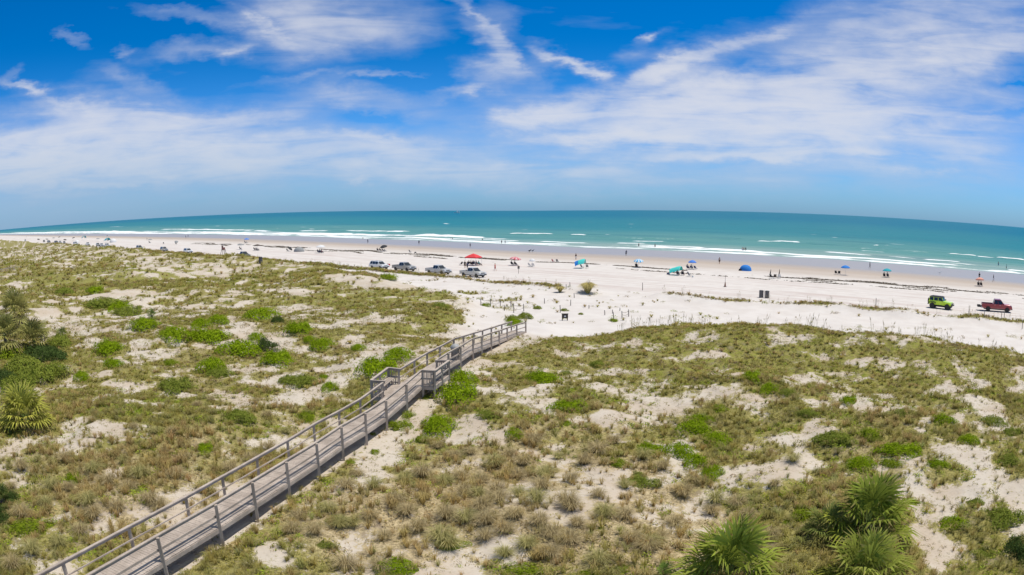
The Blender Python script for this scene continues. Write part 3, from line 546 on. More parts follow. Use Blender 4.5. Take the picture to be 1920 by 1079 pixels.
# --- seaweed left along the tide line
def wrack():
    N = 26000; s = RNG.uniform(-25, 330, N); ln = RNG.choice([137.2, 140.6, 143.2, 133.5], N, p=[.2, .45, .2, .15]); n = ln+(fbm(s, s*0, 14, 141, 3)-.5)*7+RNG.normal(0, .33, N)
    x, y = XY(n, s); d = fbm(s*.4, ln*7, 5, 143, 3); big = np.exp(-((s-150)/34.)**2)*.07+np.exp(-((s-24)/14.)**2)*.09
    k = (d+big+RNG.normal(0, .02, N) > np.where(np.abs(ln-140.6) < .1, .45, .585)); x, y = x[k], y[k]; P = np.stack([x, y, land(x, y)-.02], 1)
    pr = [leafy(rg, 7, .3, .08, .2, (.085, .07, .055), (.16, .13, .10), shell=.0) for _ in range(3)]; M = len(x)
    scatter('seaweed', pr, P, RNG.uniform(.4, 1.3, M), RNG.integers(0, 3, M), RNG.uniform(.7, 1.3, (M, 1))*np.ones((1, 3)), M_DRY, 'dark dried seaweed strewn along the high tide line')
wrack()
# --- shrubs one can tell apart
def proto_obj(name, geo, mat): return rawmesh(name, *geo)
TONES = {'bright': ((.165, .25, .006), (.33, .43, .02)), 'dull': ((.17, .215, .028), (.29, .32, .06)), 'yellow': ((.19, .26, .015), (.30, .36, .03)), 'dark': ((.05, .085, .02), (.10, .14, .04))}
SHM = {}
for tn_, (c1, c2) in TONES.items():
    SHM[tn_] = []
    for k in range(5):
        g = [leafy(rg, 150, 1.12, .74, .12, c1, c2, lump=.3, shell=.75, asp=.3), leafy(rg, 1500 if tn_ != 'yellow' else 1100, 1., .62, .105, c1, c2, lump=.10+.04*k, shell=.5, asp=.5)]
        for q in range(rg.integers(2, 5)):                     # lesser mounds grown into the first
            a = rg.uniform(0, 2*PI); d = rg.uniform(.35, .8); v, t, c = leafy(rg, 380, rg.uniform(.3, .5), rg.uniform(.45, .75), .1, c1, c2, shell=.5, asp=.5); f = rg.uniform(.85, 1.2)
            g.append((v+np.array([math.cos(a)*d, math.sin(a)*d, -.05]), t, c*f))
        off = 0; Ts = []
        for v, t, c in g: Ts.append(t+off); off += len(v)
        SHM[tn_].append(rawmesh('shrub_foliage', np.vstack([v for v, t, c in g]), np.vstack(Ts), np.vstack([c for v, t, c in g])))
ORD = ['first', 'second', 'third', 'fourth', 'fifth', 'sixth', 'seventh', 'eighth', 'ninth', 'tenth', 'eleventh', 'twelfth', 'thirteenth', 'fourteenth', 'fifteenth', 'sixteenth', 'seventeenth', 'eighteenth', 'nineteenth', 'twentieth', 'twenty-first', 'twenty-second', 'twenty-third', 'twenty-fourth']
SHR = {   # region phrase: (x, y, half width, half height as seen, tone)
 'between far sand and left palms': [(192,565,38,11,'dull'),(222,571,20,16,'bright'),(240,585,25,8,'dull'),(120,545,16,7,'dull'),(178,543,14,5,'bright'),(272,604,22,18,'bright'),(205,650,22,16,'bright'),(213,681,16,8,'bright'),(153,705,15,8,'bright')],
 'round the bare dune': [(327,628,27,15,'bright'),(375,606,18,12,'bright'),(410,600,18,10,'bright'),(392,631,34,13,'bright'),(490,591,30,10,'bright'),(520,600,12,8,'dark'),(480,630,15,12,'bright'),(448,656,40,12,'bright'),(500,651,20,12,'dark'),(520,674,28,13,'bright'),(397,689,27,12,'bright'),(320,680,15,5,'yellow')],
 'between bare dune and boardwalk': [(560,620,25,7,'bright'),(603,647,21,10,'bright'),(580,635,12,7,'bright'),(672,650,13,10,'bright'),(608,704,8,6,'bright'),(567,716,30,11,'dull'),(617,726,17,9,'bright'),(540,712,18,8,'dull'),(706,692,36,20,'bright'),(748,668,26,10,'bright')],
 'in dry grass left of boardwalk': [(327,724,30,12,'dull'),(383,837,15,12,'bright'),(573,779,17,12,'yellow'),(447,781,32,12,'dull'),(137,893,15,10,'bright'),(410,700,26,8,'dull')],
 'on sand right of the boardwalk': [(866,708,26,24,'bright'),(856,742,36,24,'bright'),(822,797,30,22,'bright'),(764,776,13,9,'yellow'),(750,798,25,10,'yellow'),(799,743,8,7,'yellow'),(911,778,20,9,'dull'),(963,813,17,12,'bright'),(789,823,15,9,'yellow'),(702,843,9,11,'yellow'),(699,810,6,8,'yellow'),(655,864,9,8,'yellow')],
 'on the middle dune': [(1018,712,28,13,'bright'),(1066,765,38,10,'bright'),(1062,793,8,6,'bright'),(1060,700,12,7,'dull'),(1120,683,14,7,'dull')],
 'right of the brown grass': [(1310,790,28,8,'bright'),(1343,826,24,16,'bright'),(1300,806,32,12,'bright'),(1222,845,26,13,'bright'),(1272,848,28,14,'bright'),(1302,868,26,13,'bright'),(1335,885,20,16,'bright'),(1200,905,34,12,'dull'),(1160,870,22,9,'yellow'),(1195,890,14,14,'dull')],
 'on the slope above right palms': [(1410,710,18,11,'bright'),(1440,733,18,10,'bright'),(1475,740,16,7,'dull'),(1565,826,40,13,'dull'),(1685,850,42,13,'bright'),(1668,872,22,9,'yellow'),(1612,874,26,14,'bright'),(1757,874,18,9,'bright'),(1815,830,20,9,'bright'),(1630,820,22,12,'yellow'),(1860,795,24,10,'dull'),(1770,792,20,8,'bright'),(1690,780,18,8,'dull'),(1590,755,14,8,'bright'),(1350,770,16,7,'yellow'),(1895,815,16,8,'dull'),(1625,780,9,7,'bright'),(1515,778,22,8,'dull')],
 'beside the palms lower right': [(1890,868,20,14,'dull'),(1786,985,30,14,'bright'),(1503,963,22,18,'yellow'),(1880,975,34,22,'dull'),(1904,1035,26,30,'dark'),(1467,930,9,7,'bright'),(1473,981,8,8,'bright'),(1710,945,12,6,'bright'),(1830,945,18,8,'dull'),(1845,1040,24,14,'dull')],
 'along the bottom edge': [(985,1068,48,20,'yellow'),(58,984,44,16,'yellow'),(742,1060,40,20,'bright'),(632,972,24,12,'dull'),(608,1018,18,10,'dull'),(1100,1075,30,12,'yellow'),(1165,1065,16,10,'yellow'),(725,1075,34,14,'dull'),(845,1020,34,10,'yellow'),(1125,990,6,5,'bright')],
 'on white sand near the path': [(728,521,15,5,'yellow'),(825,572,14,7,'dull'),(962,598,14,6,'dull'),(985,594,14,6,'dull'),(1008,577,8,5,'dull'),(1058,581,7,5,'dull'),(1089,589,5,3,'dull'),(910,573,9,3,'yellow'),(1150,602,8,4,'yellow'),(965,606,14,6,'bright')],
 'in the thicket below left palms': [(45,684,34,18,'dull'),(62,706,36,14,'dull'),(98,668,24,14,'dark'),(26,722,28,14,'dull'),(110,640,22,14,'dull'),(12,702,18,24,'dark'),(80,660,30,16,'dark'),(105,690,22,12,'dull'),(18,660,24,12,'yellow'),(8,965,16,22,'dark'),(20,930,16,14,'dark')]}
TW = {'bright': 'bright green', 'dull': 'olive green', 'yellow': 'yellow-green', 'dark': 'dark green'}
HTS = {'dark': .62, 'dull': .42, 'bright': .5, 'yellow': .48}
for reg, L in SHR.items():
    L = sorted(L)
    for i, (cx, cy, rx, ry, tn_) in enumerate(L):
        c = at(cx, min(cy+ry*.55, 1110)); z = c[2]; a = np.linalg.norm(flat(cx+rx, cy, z)-flat(cx, cy, z))
        dp = np.linalg.norm(flat(cx, cy-ry, z)-flat(cx, cy+ry, z))/2; b = min(max(dp*.62, a*.5), a*1.5)
        h = min(min(a, b)*HTS[tn_]/.62, .95/.9)
        o = link('shrub', SHM[tn_][(i*7+int(cx)) % 5], M_LEAF); u = c[:2]/np.linalg.norm(c[:2])
        o.location = (c[0]+u[0]*b*.35, c[1]+u[1]*b*.35, min(z, ground(c[0]+u[0]*b*.35, c[1]+u[1]*b*.35))-.05); o.rotation_euler = (0, 0, -math.atan2(u[0], u[1])+(.15 if i % 2 else -.12)); o.scale = (a*1.08, b*1.05, h*1.45)
        sz = 'small' if rx < 14 else ('broad' if rx > 27 else 'rounded')
        tag(o, f'{sz} {TW[tn_]} shrub, {ORD[i]} from left among those {reg}', 'shrub', 'shrubs '+reg)
# --- bunchgrass tufts of the near dune
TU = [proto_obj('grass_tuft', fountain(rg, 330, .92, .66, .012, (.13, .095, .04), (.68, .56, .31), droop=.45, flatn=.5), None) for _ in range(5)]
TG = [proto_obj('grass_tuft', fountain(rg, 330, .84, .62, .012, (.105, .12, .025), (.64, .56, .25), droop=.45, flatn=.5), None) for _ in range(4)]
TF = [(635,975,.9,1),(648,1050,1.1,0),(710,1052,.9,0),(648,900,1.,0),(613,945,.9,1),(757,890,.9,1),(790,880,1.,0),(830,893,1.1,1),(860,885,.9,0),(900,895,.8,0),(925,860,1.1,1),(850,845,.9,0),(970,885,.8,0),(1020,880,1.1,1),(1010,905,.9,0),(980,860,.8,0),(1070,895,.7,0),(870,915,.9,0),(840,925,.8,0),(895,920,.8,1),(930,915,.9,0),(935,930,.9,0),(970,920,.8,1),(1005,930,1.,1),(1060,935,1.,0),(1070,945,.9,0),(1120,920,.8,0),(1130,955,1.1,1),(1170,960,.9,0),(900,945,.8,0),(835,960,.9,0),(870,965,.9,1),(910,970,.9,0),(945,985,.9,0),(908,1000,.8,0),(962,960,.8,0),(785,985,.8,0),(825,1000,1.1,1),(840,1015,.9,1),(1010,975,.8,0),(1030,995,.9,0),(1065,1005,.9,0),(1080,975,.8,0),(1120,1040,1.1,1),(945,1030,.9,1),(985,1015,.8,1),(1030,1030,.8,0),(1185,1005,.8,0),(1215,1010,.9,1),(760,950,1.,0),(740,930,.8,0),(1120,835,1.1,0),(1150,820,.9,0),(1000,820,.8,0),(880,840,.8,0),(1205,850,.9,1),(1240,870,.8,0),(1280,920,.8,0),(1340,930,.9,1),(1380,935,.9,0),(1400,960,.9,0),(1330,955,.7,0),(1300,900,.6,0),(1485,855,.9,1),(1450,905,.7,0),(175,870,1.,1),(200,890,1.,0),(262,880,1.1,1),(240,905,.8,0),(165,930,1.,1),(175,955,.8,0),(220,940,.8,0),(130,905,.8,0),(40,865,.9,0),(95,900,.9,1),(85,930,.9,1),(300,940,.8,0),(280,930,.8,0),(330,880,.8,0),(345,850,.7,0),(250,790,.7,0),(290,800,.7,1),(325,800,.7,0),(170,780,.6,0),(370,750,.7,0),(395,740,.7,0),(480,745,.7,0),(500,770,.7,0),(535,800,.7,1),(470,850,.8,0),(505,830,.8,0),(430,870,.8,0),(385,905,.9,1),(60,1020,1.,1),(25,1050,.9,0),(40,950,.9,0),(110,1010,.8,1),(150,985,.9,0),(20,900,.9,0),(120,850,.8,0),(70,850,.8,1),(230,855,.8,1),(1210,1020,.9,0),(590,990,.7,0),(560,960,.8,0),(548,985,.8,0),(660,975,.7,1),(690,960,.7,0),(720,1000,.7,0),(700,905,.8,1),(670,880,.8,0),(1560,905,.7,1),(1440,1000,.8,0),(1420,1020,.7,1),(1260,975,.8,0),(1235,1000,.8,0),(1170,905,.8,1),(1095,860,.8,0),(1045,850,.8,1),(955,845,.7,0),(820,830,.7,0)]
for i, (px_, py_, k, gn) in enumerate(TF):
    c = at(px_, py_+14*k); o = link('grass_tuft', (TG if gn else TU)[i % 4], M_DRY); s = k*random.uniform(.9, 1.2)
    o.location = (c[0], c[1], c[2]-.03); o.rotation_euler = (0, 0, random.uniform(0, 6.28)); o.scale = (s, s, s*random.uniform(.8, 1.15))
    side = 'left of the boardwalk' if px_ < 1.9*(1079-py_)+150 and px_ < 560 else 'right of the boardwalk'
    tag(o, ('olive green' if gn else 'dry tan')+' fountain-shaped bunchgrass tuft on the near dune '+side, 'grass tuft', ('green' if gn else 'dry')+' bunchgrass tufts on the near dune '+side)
# --- two big clumps of oats where the path meets the beach
for lab, cx, cy, rx in (('tall rounded sea oats clump right of the sandy path mouth', 1102, 551, 17), ('smaller yellowing sea oats clump left of the sandy path mouth', 1050, 549, 10)):
    c = at(cx, cy); z = c[2]; a = np.linalg.norm(flat(cx+rx, cy, z)-c); t = thing('grass_clump', lab, 'grass clump', tuple(c))
    g1 = fountain(rg, 700, a*1.5, a*1.3, .05, (.38, .33, .10), (.68, .58, .27), droop=.4); link('blades', rawmesh('blades', *g1), M_DRY, t)
    g2 = fountain(rg, 46, a*.7, a*1.6, .05, (.34, .28, .16), (.46, .37, .22), droop=.12); link('seed_stalks', rawmesh('seed_stalks', *g2), M_DRY, t)
# --- cabbage palms and palmettos: fans of folded leaflets
def fan(rg, V, T, C, org, out, up, L, c0, tips):
    out = out/np.linalg.norm(out); side = np.cross(out, up); side /= np.linalg.norm(side); nrm = np.cross(side, out)
    pet = rg.uniform(.75, 1.2)*L; hub = org+out*pet
    i = len(V); w = .022
    V += [org-side*w, org+side*w, hub+side*w*.7, hub-side*w*.7]; T += [(i, i+1, i+2), (i, i+2, i+3)]; C += [np.array((.17, .22, .06))]*4
    NL = 18
    for k in range(NL):
        a = math.radians(-118+236*k/(NL-1)+rg.normal(0, 3)); d = out*math.cos(a)+side*math.sin(a); l = L*(.62+.38*math.cos(a*.55))*rg.uniform(.88, 1.1); w = .036*L/.8
        p1 = hub+d*l*.6+nrm*.05*L; p2 = hub+d*l+nrm*(-.04-.14*rg.uniform())*L+np.array([0, 0, -(.02+.14*rg.uniform()**2)*L]); sd = np.cross(d, nrm); i = len(V)
        V += [hub, p1-sd*w+nrm*.02, p1+sd*w+nrm*.02, p2]; T += [(i, i+1, i+2), (i+1, i+3, i+2)]
        q = c0*rg.uniform(.82, 1.2); tp = np.array((.34, .26, .12)) if rg.uniform() < tips else q*1.12; C += [q*.95, q, q, tp]
def palm(label, cx, cy, rx, tone, nf, trunk=.5, tips=.35, dead=9, loc=None, name='palm'):
    c = at(cx, cy) if loc is None else loc; z = c[2]; a = np.linalg.norm(flat(cx+rx, cy, z)-flat(cx, cy, z)); L = a/1.7
    t = thing(name, label, 'palm', (c[0], c[1], ground(c[0], c[1])-.03)); top = np.array([0, 0, trunk]); V, T, C = [], [], []
    for k in range(nf):
        u = (k+.5)/nf; el = math.radians(82-104*u+rg.normal(0, 8)); az_ = k*2.399963+rg.normal(0, .2)
        out = np.array([math.cos(az_)*math.cos(el), math.sin(az_)*math.cos(el), math.sin(el)]); up = np.array([-math.cos(az_)*math.sin(el), -math.sin(az_)*math.sin(el), math.cos(el)])
        c0 = np.array(tone)*rg.uniform(.7, 1.35)*1.12+np.array((.06, .03, 0))*(u > .62)*rg.uniform(0, 1)
        fan(rg, V, T, C, top+np.array([rg.normal(0, .06), rg.normal(0, .06), rg.normal(0, .05)]), out, up, L, c0, tips)
    link('crown', rawmesh('crown', np.array(V), np.array(T), np.array(C)), M_LEAF, t); V, T, C = [], [], []
    for k in range(dead):
        az_ = rg.uniform(0, 2*PI); el = math.radians(rg.uniform(-55, -15)); out = np.array([math.cos(az_)*math.cos(el), math.sin(az_)*math.cos(el), math.sin(el)]); up = np.array([-math.cos(az_)*math.sin(el), -math.sin(az_)*math.sin(el), math.cos(el)])
        fan(rg, V, T, C, top-np.array([0, 0, .08]), out, up, L*.85, np.array((.25, .2, .14)), .2)
    if dead: link('dead_fronds', rawmesh('dead_fronds', np.array(V), np.array(T), np.array(C)), M_DRY, t)
    bm = bmesh.new(); tube(bm, [(0, 0, -.2), (.02, .01, trunk*.5), (0, 0, trunk+.02)], [.17, .14, .16], 10); obj('trunk', bm, plain_trunk, t); return t
plain_trunk = plain('palm_trunk_fibre', (.16, .12, .09), .95, 0, .35, 14, .6)
PG, PY, PO = (.21, .255, .04), (.36, .36, .07), (.28, .27, .09)
palm('largest green fan palm near the lower right corner of the dunes', 1622, 1010, 84, PG, 34, .5, .4, 12)
palm('brown-tipped fan palm leaning out left of the largest green palm', 1545, 1010, 46, (.16, .19, .05), 24, .3, .6, 9)
palm('fan palm on the bottom edge in front of the largest green palm', 1612, 1098, 86, (.235, .27, .05), 30, .2, .55, 8)
palm('wide yellow-green fan palm on the bottom edge, left of the other big palms', 1362, 1092, 108, (.26, .31, .05), 34, .2, .45, 8)
palm('small low palmetto sprouting at the foot of the wide palm', 1245, 1090, 30, (.16, .24, .05), 14, .15, .4, 2)
palm('yellow-green fan palm standing alone in dry grass on the left edge', 48, 795, 52, PY, 40, .45, .5, 14)
palm('tallest grey-green palm, uppermost of the clump on the left edge', 29, 612, 32, PO, 36, 1.9, .5, 10)
palm('olive fan palm at the left edge, lowest of its clump', 12, 655, 36, PO, 36, 1.2, .5, 10)
palm('grey-green bushy palm, right side of the clump on the left edge', 66, 655, 34, (.27, .265, .085), 36, .9, .5, 10)
palm('small palmetto poking out of the sand below the left palm clump', 117, 632, 13, (.16, .19, .05), 16, .4, .4, 3)
palm('small palmetto rising out of a bright shrub left of the bare dune', 285, 600, 11, (.13, .19, .05), 16, .7, .3, 2)
palm('dark low palmetto cut by the left edge above the bottom corner', 2, 945, 24, (.10, .14, .035), 24, .3, .3, 6)
# ------------------------------------------------------------------ boardwalk over the dunes
def resample(P, step):
    D = np.linalg.norm(np.diff(P[:, :2], axis=0), axis=1); L = np.concatenate([[0], np.cumsum(D)]); t = np.arange(0, L[-1], step)
    return np.stack([np.interp(t, L, P[:, i]) for i in range(3)], 1), t, L
def planks(bm, Rp, Lp, step, over=.05, th=.035):
    C = (Rp+Lp)/2; Pc, t, L = resample(C, step); Pr = np.stack([np.interp(t, L, Rp[:, i]) for i in range(3)], 1); Pl = np.stack([np.interp(t, L, Lp[:, i]) for i in range(3)], 1)
    for i in range(len(t)-1):
        r0, l0, r1, l1 = Pr[i], Pl[i], Pr[i+1], Pl[i+1]; g = .93; j = random.uniform(-.004, .004)
        a, b, c, d = r0, r0+(r1-r0)*g, l0+(l1-l0)*g, l0; e = (r0-l0)/np.linalg.norm(r0-l0)*(over+random.uniform(0, .02))
        top = [bm.verts.new(Vector(p)+Vector((0, 0, j))) for p in (a+e, b+e, c-e, d-e)]; bot = [bm.verts.new(Vector(p)+Vector((0, 0, j-th))) for p in (a+e, b+e, c-e, d-e)]
        bm.faces.new(top); bm.faces.new(bot[::-1])
        for k in range(4): bm.faces.new([top[k], bot[k], bot[(k+1) % 4], top[(k+1) % 4]])
def run(bm, P, w, h, dz=0.):
    for i in range(len(P)-1):
        a, b = Vector(P[i]), Vector(P[i+1]); a.z += dz; b.z += dz; e = (b-a).normalized()*.02; k = (i % 2)*.003; beam(bm, a-e+Vector((0, 0, k)), b+e+Vector((0, 0, k)), w, h)
def B(fn, name, par, *a):
    bm = bmesh.new(); fn(bm, *a); return obj(name, bm, M_WOOD, par)
def boardwalk():
    t = thing('boardwalk', 'long weathered grey wooden boardwalk with railings crossing the dunes to the beach', 'boardwalk', tuple(RW[9]-np.array([0, 0, 1.]))); o = t.location.copy()
    def S(P): return np.asarray(P, float)-np.array(o)
    dz = np.array([0, 0, -.93]); R0, L0 = RW.copy(), LW.copy()
    iA = 11; A = RW[11]; D = flat(816, 676, 3.92); Rr = np.vstack([RW[:12], D[None], RW[12:]]); Lr = offs(Rr, WID)
    B(planks, 'deck', t, S(R0)+dz, S(L0)+dz, .145)
    for P in (Rr, Lr):                                        # handrails: a flat cap on a board on edge
        gaps = ((11, 12),) if P is Rr else ((10, 11),)
        a, b = gaps[0]
        for Q in (P[:a+1], P[b:]):
            def hr(bm): run(bm, S(Q), .115, .035, .02); run(bm, S(Q), .035, .09, -.046)
            B(hr, 'handrail', t)
            B(run, 'mid_rail', t, S(Q), .035, .09 if P is Rr else .05, -.5)
    fas = ((R0, -.06), (L0, .06))
    for P, d in fas: B(run, 'stringer', t, S(offs(P, d)), .05, .16, -1.05)
    def post(x, y, top, side):
        def f(bm):
            g = ground(x, y)-.3; M = Matrix.Translation((x-o.x, y-o.y, 0)) @ Matrix.Rotation(random.uniform(.25, .4), 4, 'Z'); w = .06
            box(bm, -w, w, -w, w, g-o.z, top-o.z-.0, M); bevel(bm, .008, 1)
        B(f, 'post', t)
    for i, p in enumerate(offs(Rr, -.085)):
        post(p[0], p[1], p[2]-.01, 0)
    for i, p in enumerate(offs(Lr, .085)): post(p[0], p[1], p[2]-.01, 1)
    # two lookout bays with benches
    for A_, D_, sg in ((Rr[11], Rr[12], -1), (Lr[10]*.9+Lr[11]*.1, Lr[11]*1., 1)):
        A_, D_ = np.array(A_), np.array(D_); u = (D_-A_)[:2]; Ln = np.linalg.norm(u); u /= Ln; nrm = np.array([-u[1], u[0]])*sg; dep = .85
        Bc = A_.copy(); Bc[:2] += nrm*dep; Cc = D_.copy(); Cc[:2] += nrm*dep; Cc[:2] += u*.15
        def rails(bm):
            run(bm, S([A_, Bc, Cc, D_]), .15, .04, .022); run(bm, S([A_, Bc, Cc, D_]), .04, .12, -.066)
        B(rails, 'handrail', t)
        B(lambda bm: run(bm, S([A_, Bc, Cc, D_]), .035, .09, -.5), 'mid_rail', t)
        def bay(bm):
            if sg < 0: planks(bm, S([Bc, Cc])+dz, S([A_, D_])+dz+np.array([nrm[0]*.06, nrm[1]*.06, 0]), .145, .02)
            else: planks(bm, S([A_, D_])+dz+np.array([nrm[0]*.06, nrm[1]*.06, 0]), S([Bc, Cc])+dz, .145, .02)
        B(bay, 'deck', t)
        for P0, P1 in ((A_, Bc), (D_, Cc)):                   # pickets across each end
            def pk(bm):
                for k in range(6):
                    q = S(P0+(P1-P0)*(.12+.76*k/5)); beam(bm, q+np.array([0, 0, -1.05]), q+np.array([0, 0, -.03]), .07, .025, (nrm[0], nrm[1], 0) if k % 2 else (u[0], u[1], 0))
                a, b = S(P0), S(P1); beam(bm, a+np.array([0, 0, -.85]), b+np.array([0, 0, -.85]), .03, .08)
            B(pk, 'picket_panel', t)
        for q in (Bc, Cc, (Bc+Cc)/2): post(q[0], q[1], q[2]-.02, 0)
        B(lambda bm: run(bm, S([A_, Bc, Cc, D_]), .05, .2, -1.08), 'stringer', t)
        def seat(bm):
            for k in range(3):
                off = nrm*(dep-.16-.14*k); a = S(np.append(A_[:2]+off+u*.12, A_[2]-.55)); b = S(np.append(D_[:2]+off, D_[2]-.55)); beam(bm, a, b, .12, .035)
            for f in (.1, .5, .9):
                c = A_[:2]*(1-f)+D_[:2]*f; a = S(np.append(c+nrm*(dep-.1), A_[2]-.59)); b = S(np.append(c+nrm*(dep-.5), A_[2]-.59)); beam(bm, a, b, .06, .05); beam(bm, b+np.array([nrm[0]*.06, nrm[1]*.06, -.41]), b+np.array([nrm[0]*.06, nrm[1]*.06, 0]), .06, .06)
        B(seat, 'bench', t)
    return Rr
RRAIL = boardwalk()
def litter_bin():
    p = offs(RW, .32)[13]; z = RW[13][2]-1.; t = thing('trash_bin', 'slatted trash bin with grey domed lid on the boardwalk', 'trash bin', (p[0], p[1], z))
    bm = bmesh.new(); lathe(bm, [(.25, .0), (.25, .8)], 16)
    for k in range(16):
        a = 2*PI*k/16; beam(bm, (.28*math.cos(a), .28*math.sin(a), .0), (.28*math.cos(a), .28*math.sin(a), .86), .075, .025, (math.cos(a), math.sin(a), 0))
    obj('body', bm, M_WOOD, t)
    bm = bmesh.new(); lathe(bm, [(.34, .86), (.35, .92), (.32, 1.02), (.22, 1.14), (.08, 1.2), (0, 1.21)], 20); obj('lid', bm, plain('grey_lid', (.36, .35, .33), .6), t, smooth=True)
litter_bin()
def far_walk():
    Rp = np.array([flat(-25, 507, 3.2), flat(0, 502, 3.2), flat(22, 498, 3.2), flat(42, 494.5, 3.0)]); P, _, _ = resample(Rp, 2.6); Lp = offs(P, 1.6)
    t = thing('boardwalk', 'pale far-off boardwalk entering from the left edge through the scrub', 'boardwalk', tuple(P[0]-np.array([0, 0, 1.]))); o = np.array(t.location)
    B(planks, 'deck', t, P-o-np.array([0, 0, 1.]), Lp-o-np.array([0, 0, 1.]), .3)
    for Q in (P, Lp):
        B(run, 'handrail', t, Q-o, .16, .08); B(run, 'mid_rail', t, Q-o, .04, .1, -.5)
        for q in Q:
            def f(bm): g = ground(q[0], q[1])-.3; box(bm, q[0]-o[0]-.07, q[0]-o[0]+.07, q[1]-o[1]-.07, q[1]-o[1]+.07, g-o[2], q[2]-o[2]-.05)
            B(f, 'post', t)
far_walk()
# ------------------------------------------------------------------ vehicles (nose along +x)
def arch_line(x0, x1, zb, wheels, r, n=9):           # lower edge of a body side from x1 back to x0 with wheel arches
    out = []
    for wx in sorted(wheels, reverse=True):
        for k in range(n+1):
            a = PI*k/n; out.append((wx+r*math.cos(a), max(zb, .40+r*math.sin(a)*.98) if 0 < k < n else zb))
    return out
def wheels(t, xs, r, tw, hy, rim=None):
    for x in xs:
        for sy in (1, -1):
            bm = bmesh.new(); M = Matrix.Translation((0, 0, 0))
            lathe(bm, [(r*.62, -tw/2), (r*.93, -tw/2), (r, -tw*.3), (r, tw*.3), (r*.93, tw/2), (r*.62, tw/2)], 24, M, 'y'); w = obj('wheel', bm, M_RUB, t, (x, sy*hy, r), smooth=False)
            bm = bmesh.new(); lathe(bm, [(r*.62, -tw*.35), (r*.62, tw*.42*sy), (r*.5, tw*.36*sy), (r*.16, tw*.30*sy), (r*.14, tw*.40*sy), (0, tw*.40*sy)] if sy > 0 else [(0, -tw*.40), (r*.14, -tw*.40), (r*.16, -tw*.30), (r*.5, -tw*.36), (r*.62, -tw*.42), (r*.62, tw*.35)], 20, None, 'y')
            for k in range(5):
                a = 2*PI*k/5; beam(bm, (r*.12*math.cos(a), sy*tw*.41, r*.12*math.sin(a)), (r*.6*math.cos(a), sy*tw*.43, r*.6*math.sin(a)), .07, .03, (0, 1, 0))
            obj('rim', bm, rim or M_RIM, w)
def cab_shell(t, base, roof, hb, ht, zb, zt, pmat, rearglass=True, divs=(.47,), rmat=None):
    # base/roof = (x rear, x front) at the belt and roof line; returns the body pillar shell and its panes
    (rb, fb), (rt, ft) = base, roof
    bm = bmesh.new(); q = [(rb, -hb, zb), (fb, -hb, zb), (fb, hb, zb), (rb, hb, zb), (rt, -ht, zt), (ft, -ht, zt), (ft, ht, zt), (rt, ht, zt)]; v = [bm.verts.new(p) for p in q]
    for f in ((3,2,1,0),(4,5,6,7),(0,1,5,4),(1,2,6,5),(2,3,7,6),(3,0,4,7)): bm.faces.new([v[i] for i in f])
    bevel(bm, .05, 2); obj('cab', bm, pmat, t, smooth=False)
    def pane(name, P, u0, u1, v0, v1):
        bm = bmesh.new(); patch(bm, P, u0, u1, v0, v1, .006); obj(name, bm, M_GLASS, t)
    pane('windshield', [q[1], q[2], q[6], q[5]], .05, .95, .07, .93)
    if rearglass: pane('rear_window', [q[3], q[0], q[4], q[7]], .07, .93, .15, .9)
    ed = [.05]+[d for x in divs for d in (x-.018, x+.018)]+[.95]
    for k in range(0, len(ed), 2):
        pane('side_window', [q[0], q[1], q[5], q[4]], ed[k], ed[k+1], .1, .88); pane('side_window', [q[2], q[3], q[7], q[6]], 1-ed[k+1], 1-ed[k], .1, .88)
def fittings(t, xf, xr, w, zh, zt, pmat, mx, mz, grille=True):
    for sy in (1, -1):
        bm = bmesh.new(); box(bm, xf-.10, xf+.015, sy*(w-.30)-.17, sy*(w-.30)+.17, zh-.09, zh+.08); bevel(bm, .03, 2); obj('headlight', bm, M_LAMP, t)
        bm = bmesh.new(); box(bm, xr-.012, xr+.08, sy*(w-.09)-.08, sy*(w-.09)+.08, zt-.2, zt+.14); bevel(bm, .02, 1); obj('tail_light', bm, M_TAIL, t)
        bm = bmesh.new(); box(bm, mx-.06, mx+.07, sy*(w+.10)-.1, sy*(w+.10)+.1, mz, mz+.19); bevel(bm, .035, 2); obj('mirror', bm, pmat, t)
        for dx in (-.15, -1.15): bm = bmesh.new(); box(bm, mx+dx-.45, mx+dx-.27, sy*(w+.012)-.012, sy*(w+.012)+.012, mz-.14, mz-.1); obj('door_handle', bm, M_CHR, t)
    if grille:
        bm = bmesh.new(); box(bm, xf-.05, xf+.01, -w+.5, w-.5, zh-.24, zh+.09); bevel(bm, .02, 1); g = obj('grille', bm, M_BLK, t)
        for k in range(4): bm = bmesh.new(); box(bm, xf+.0, xf+.022, -w+.53, w-.53, zh-.2+k*.075, zh-.175+k*.075); obj('grille_bar', bm, M_CHR, g)
    bm = bmesh.new(); box(bm, xf-.16, xf+.10, -w+.04, w-.04, .46, .68); bevel(bm, .06, 2); obj('front_bumper', bm, M_BLK, t)
    bm = bmesh.new(); box(bm, xr-.12, xr+.12, -w+.04, w-.04, .48, .68); bevel(bm, .05, 2); obj('rear_bumper', bm, M_CHR if grille else M_BLK, t)
    bm = bmesh.new(); box(bm, xf+.098, xf+.112, -.16, .16, .54, .63); obj('license_plate', bm, M_LAMP, t)
def undercarriage(t, x0, x1, w):
    bm = bmesh.new(); box(bm, x0, x1, -w, w, .32, .52); obj('chassis', bm, M_BLK, t)
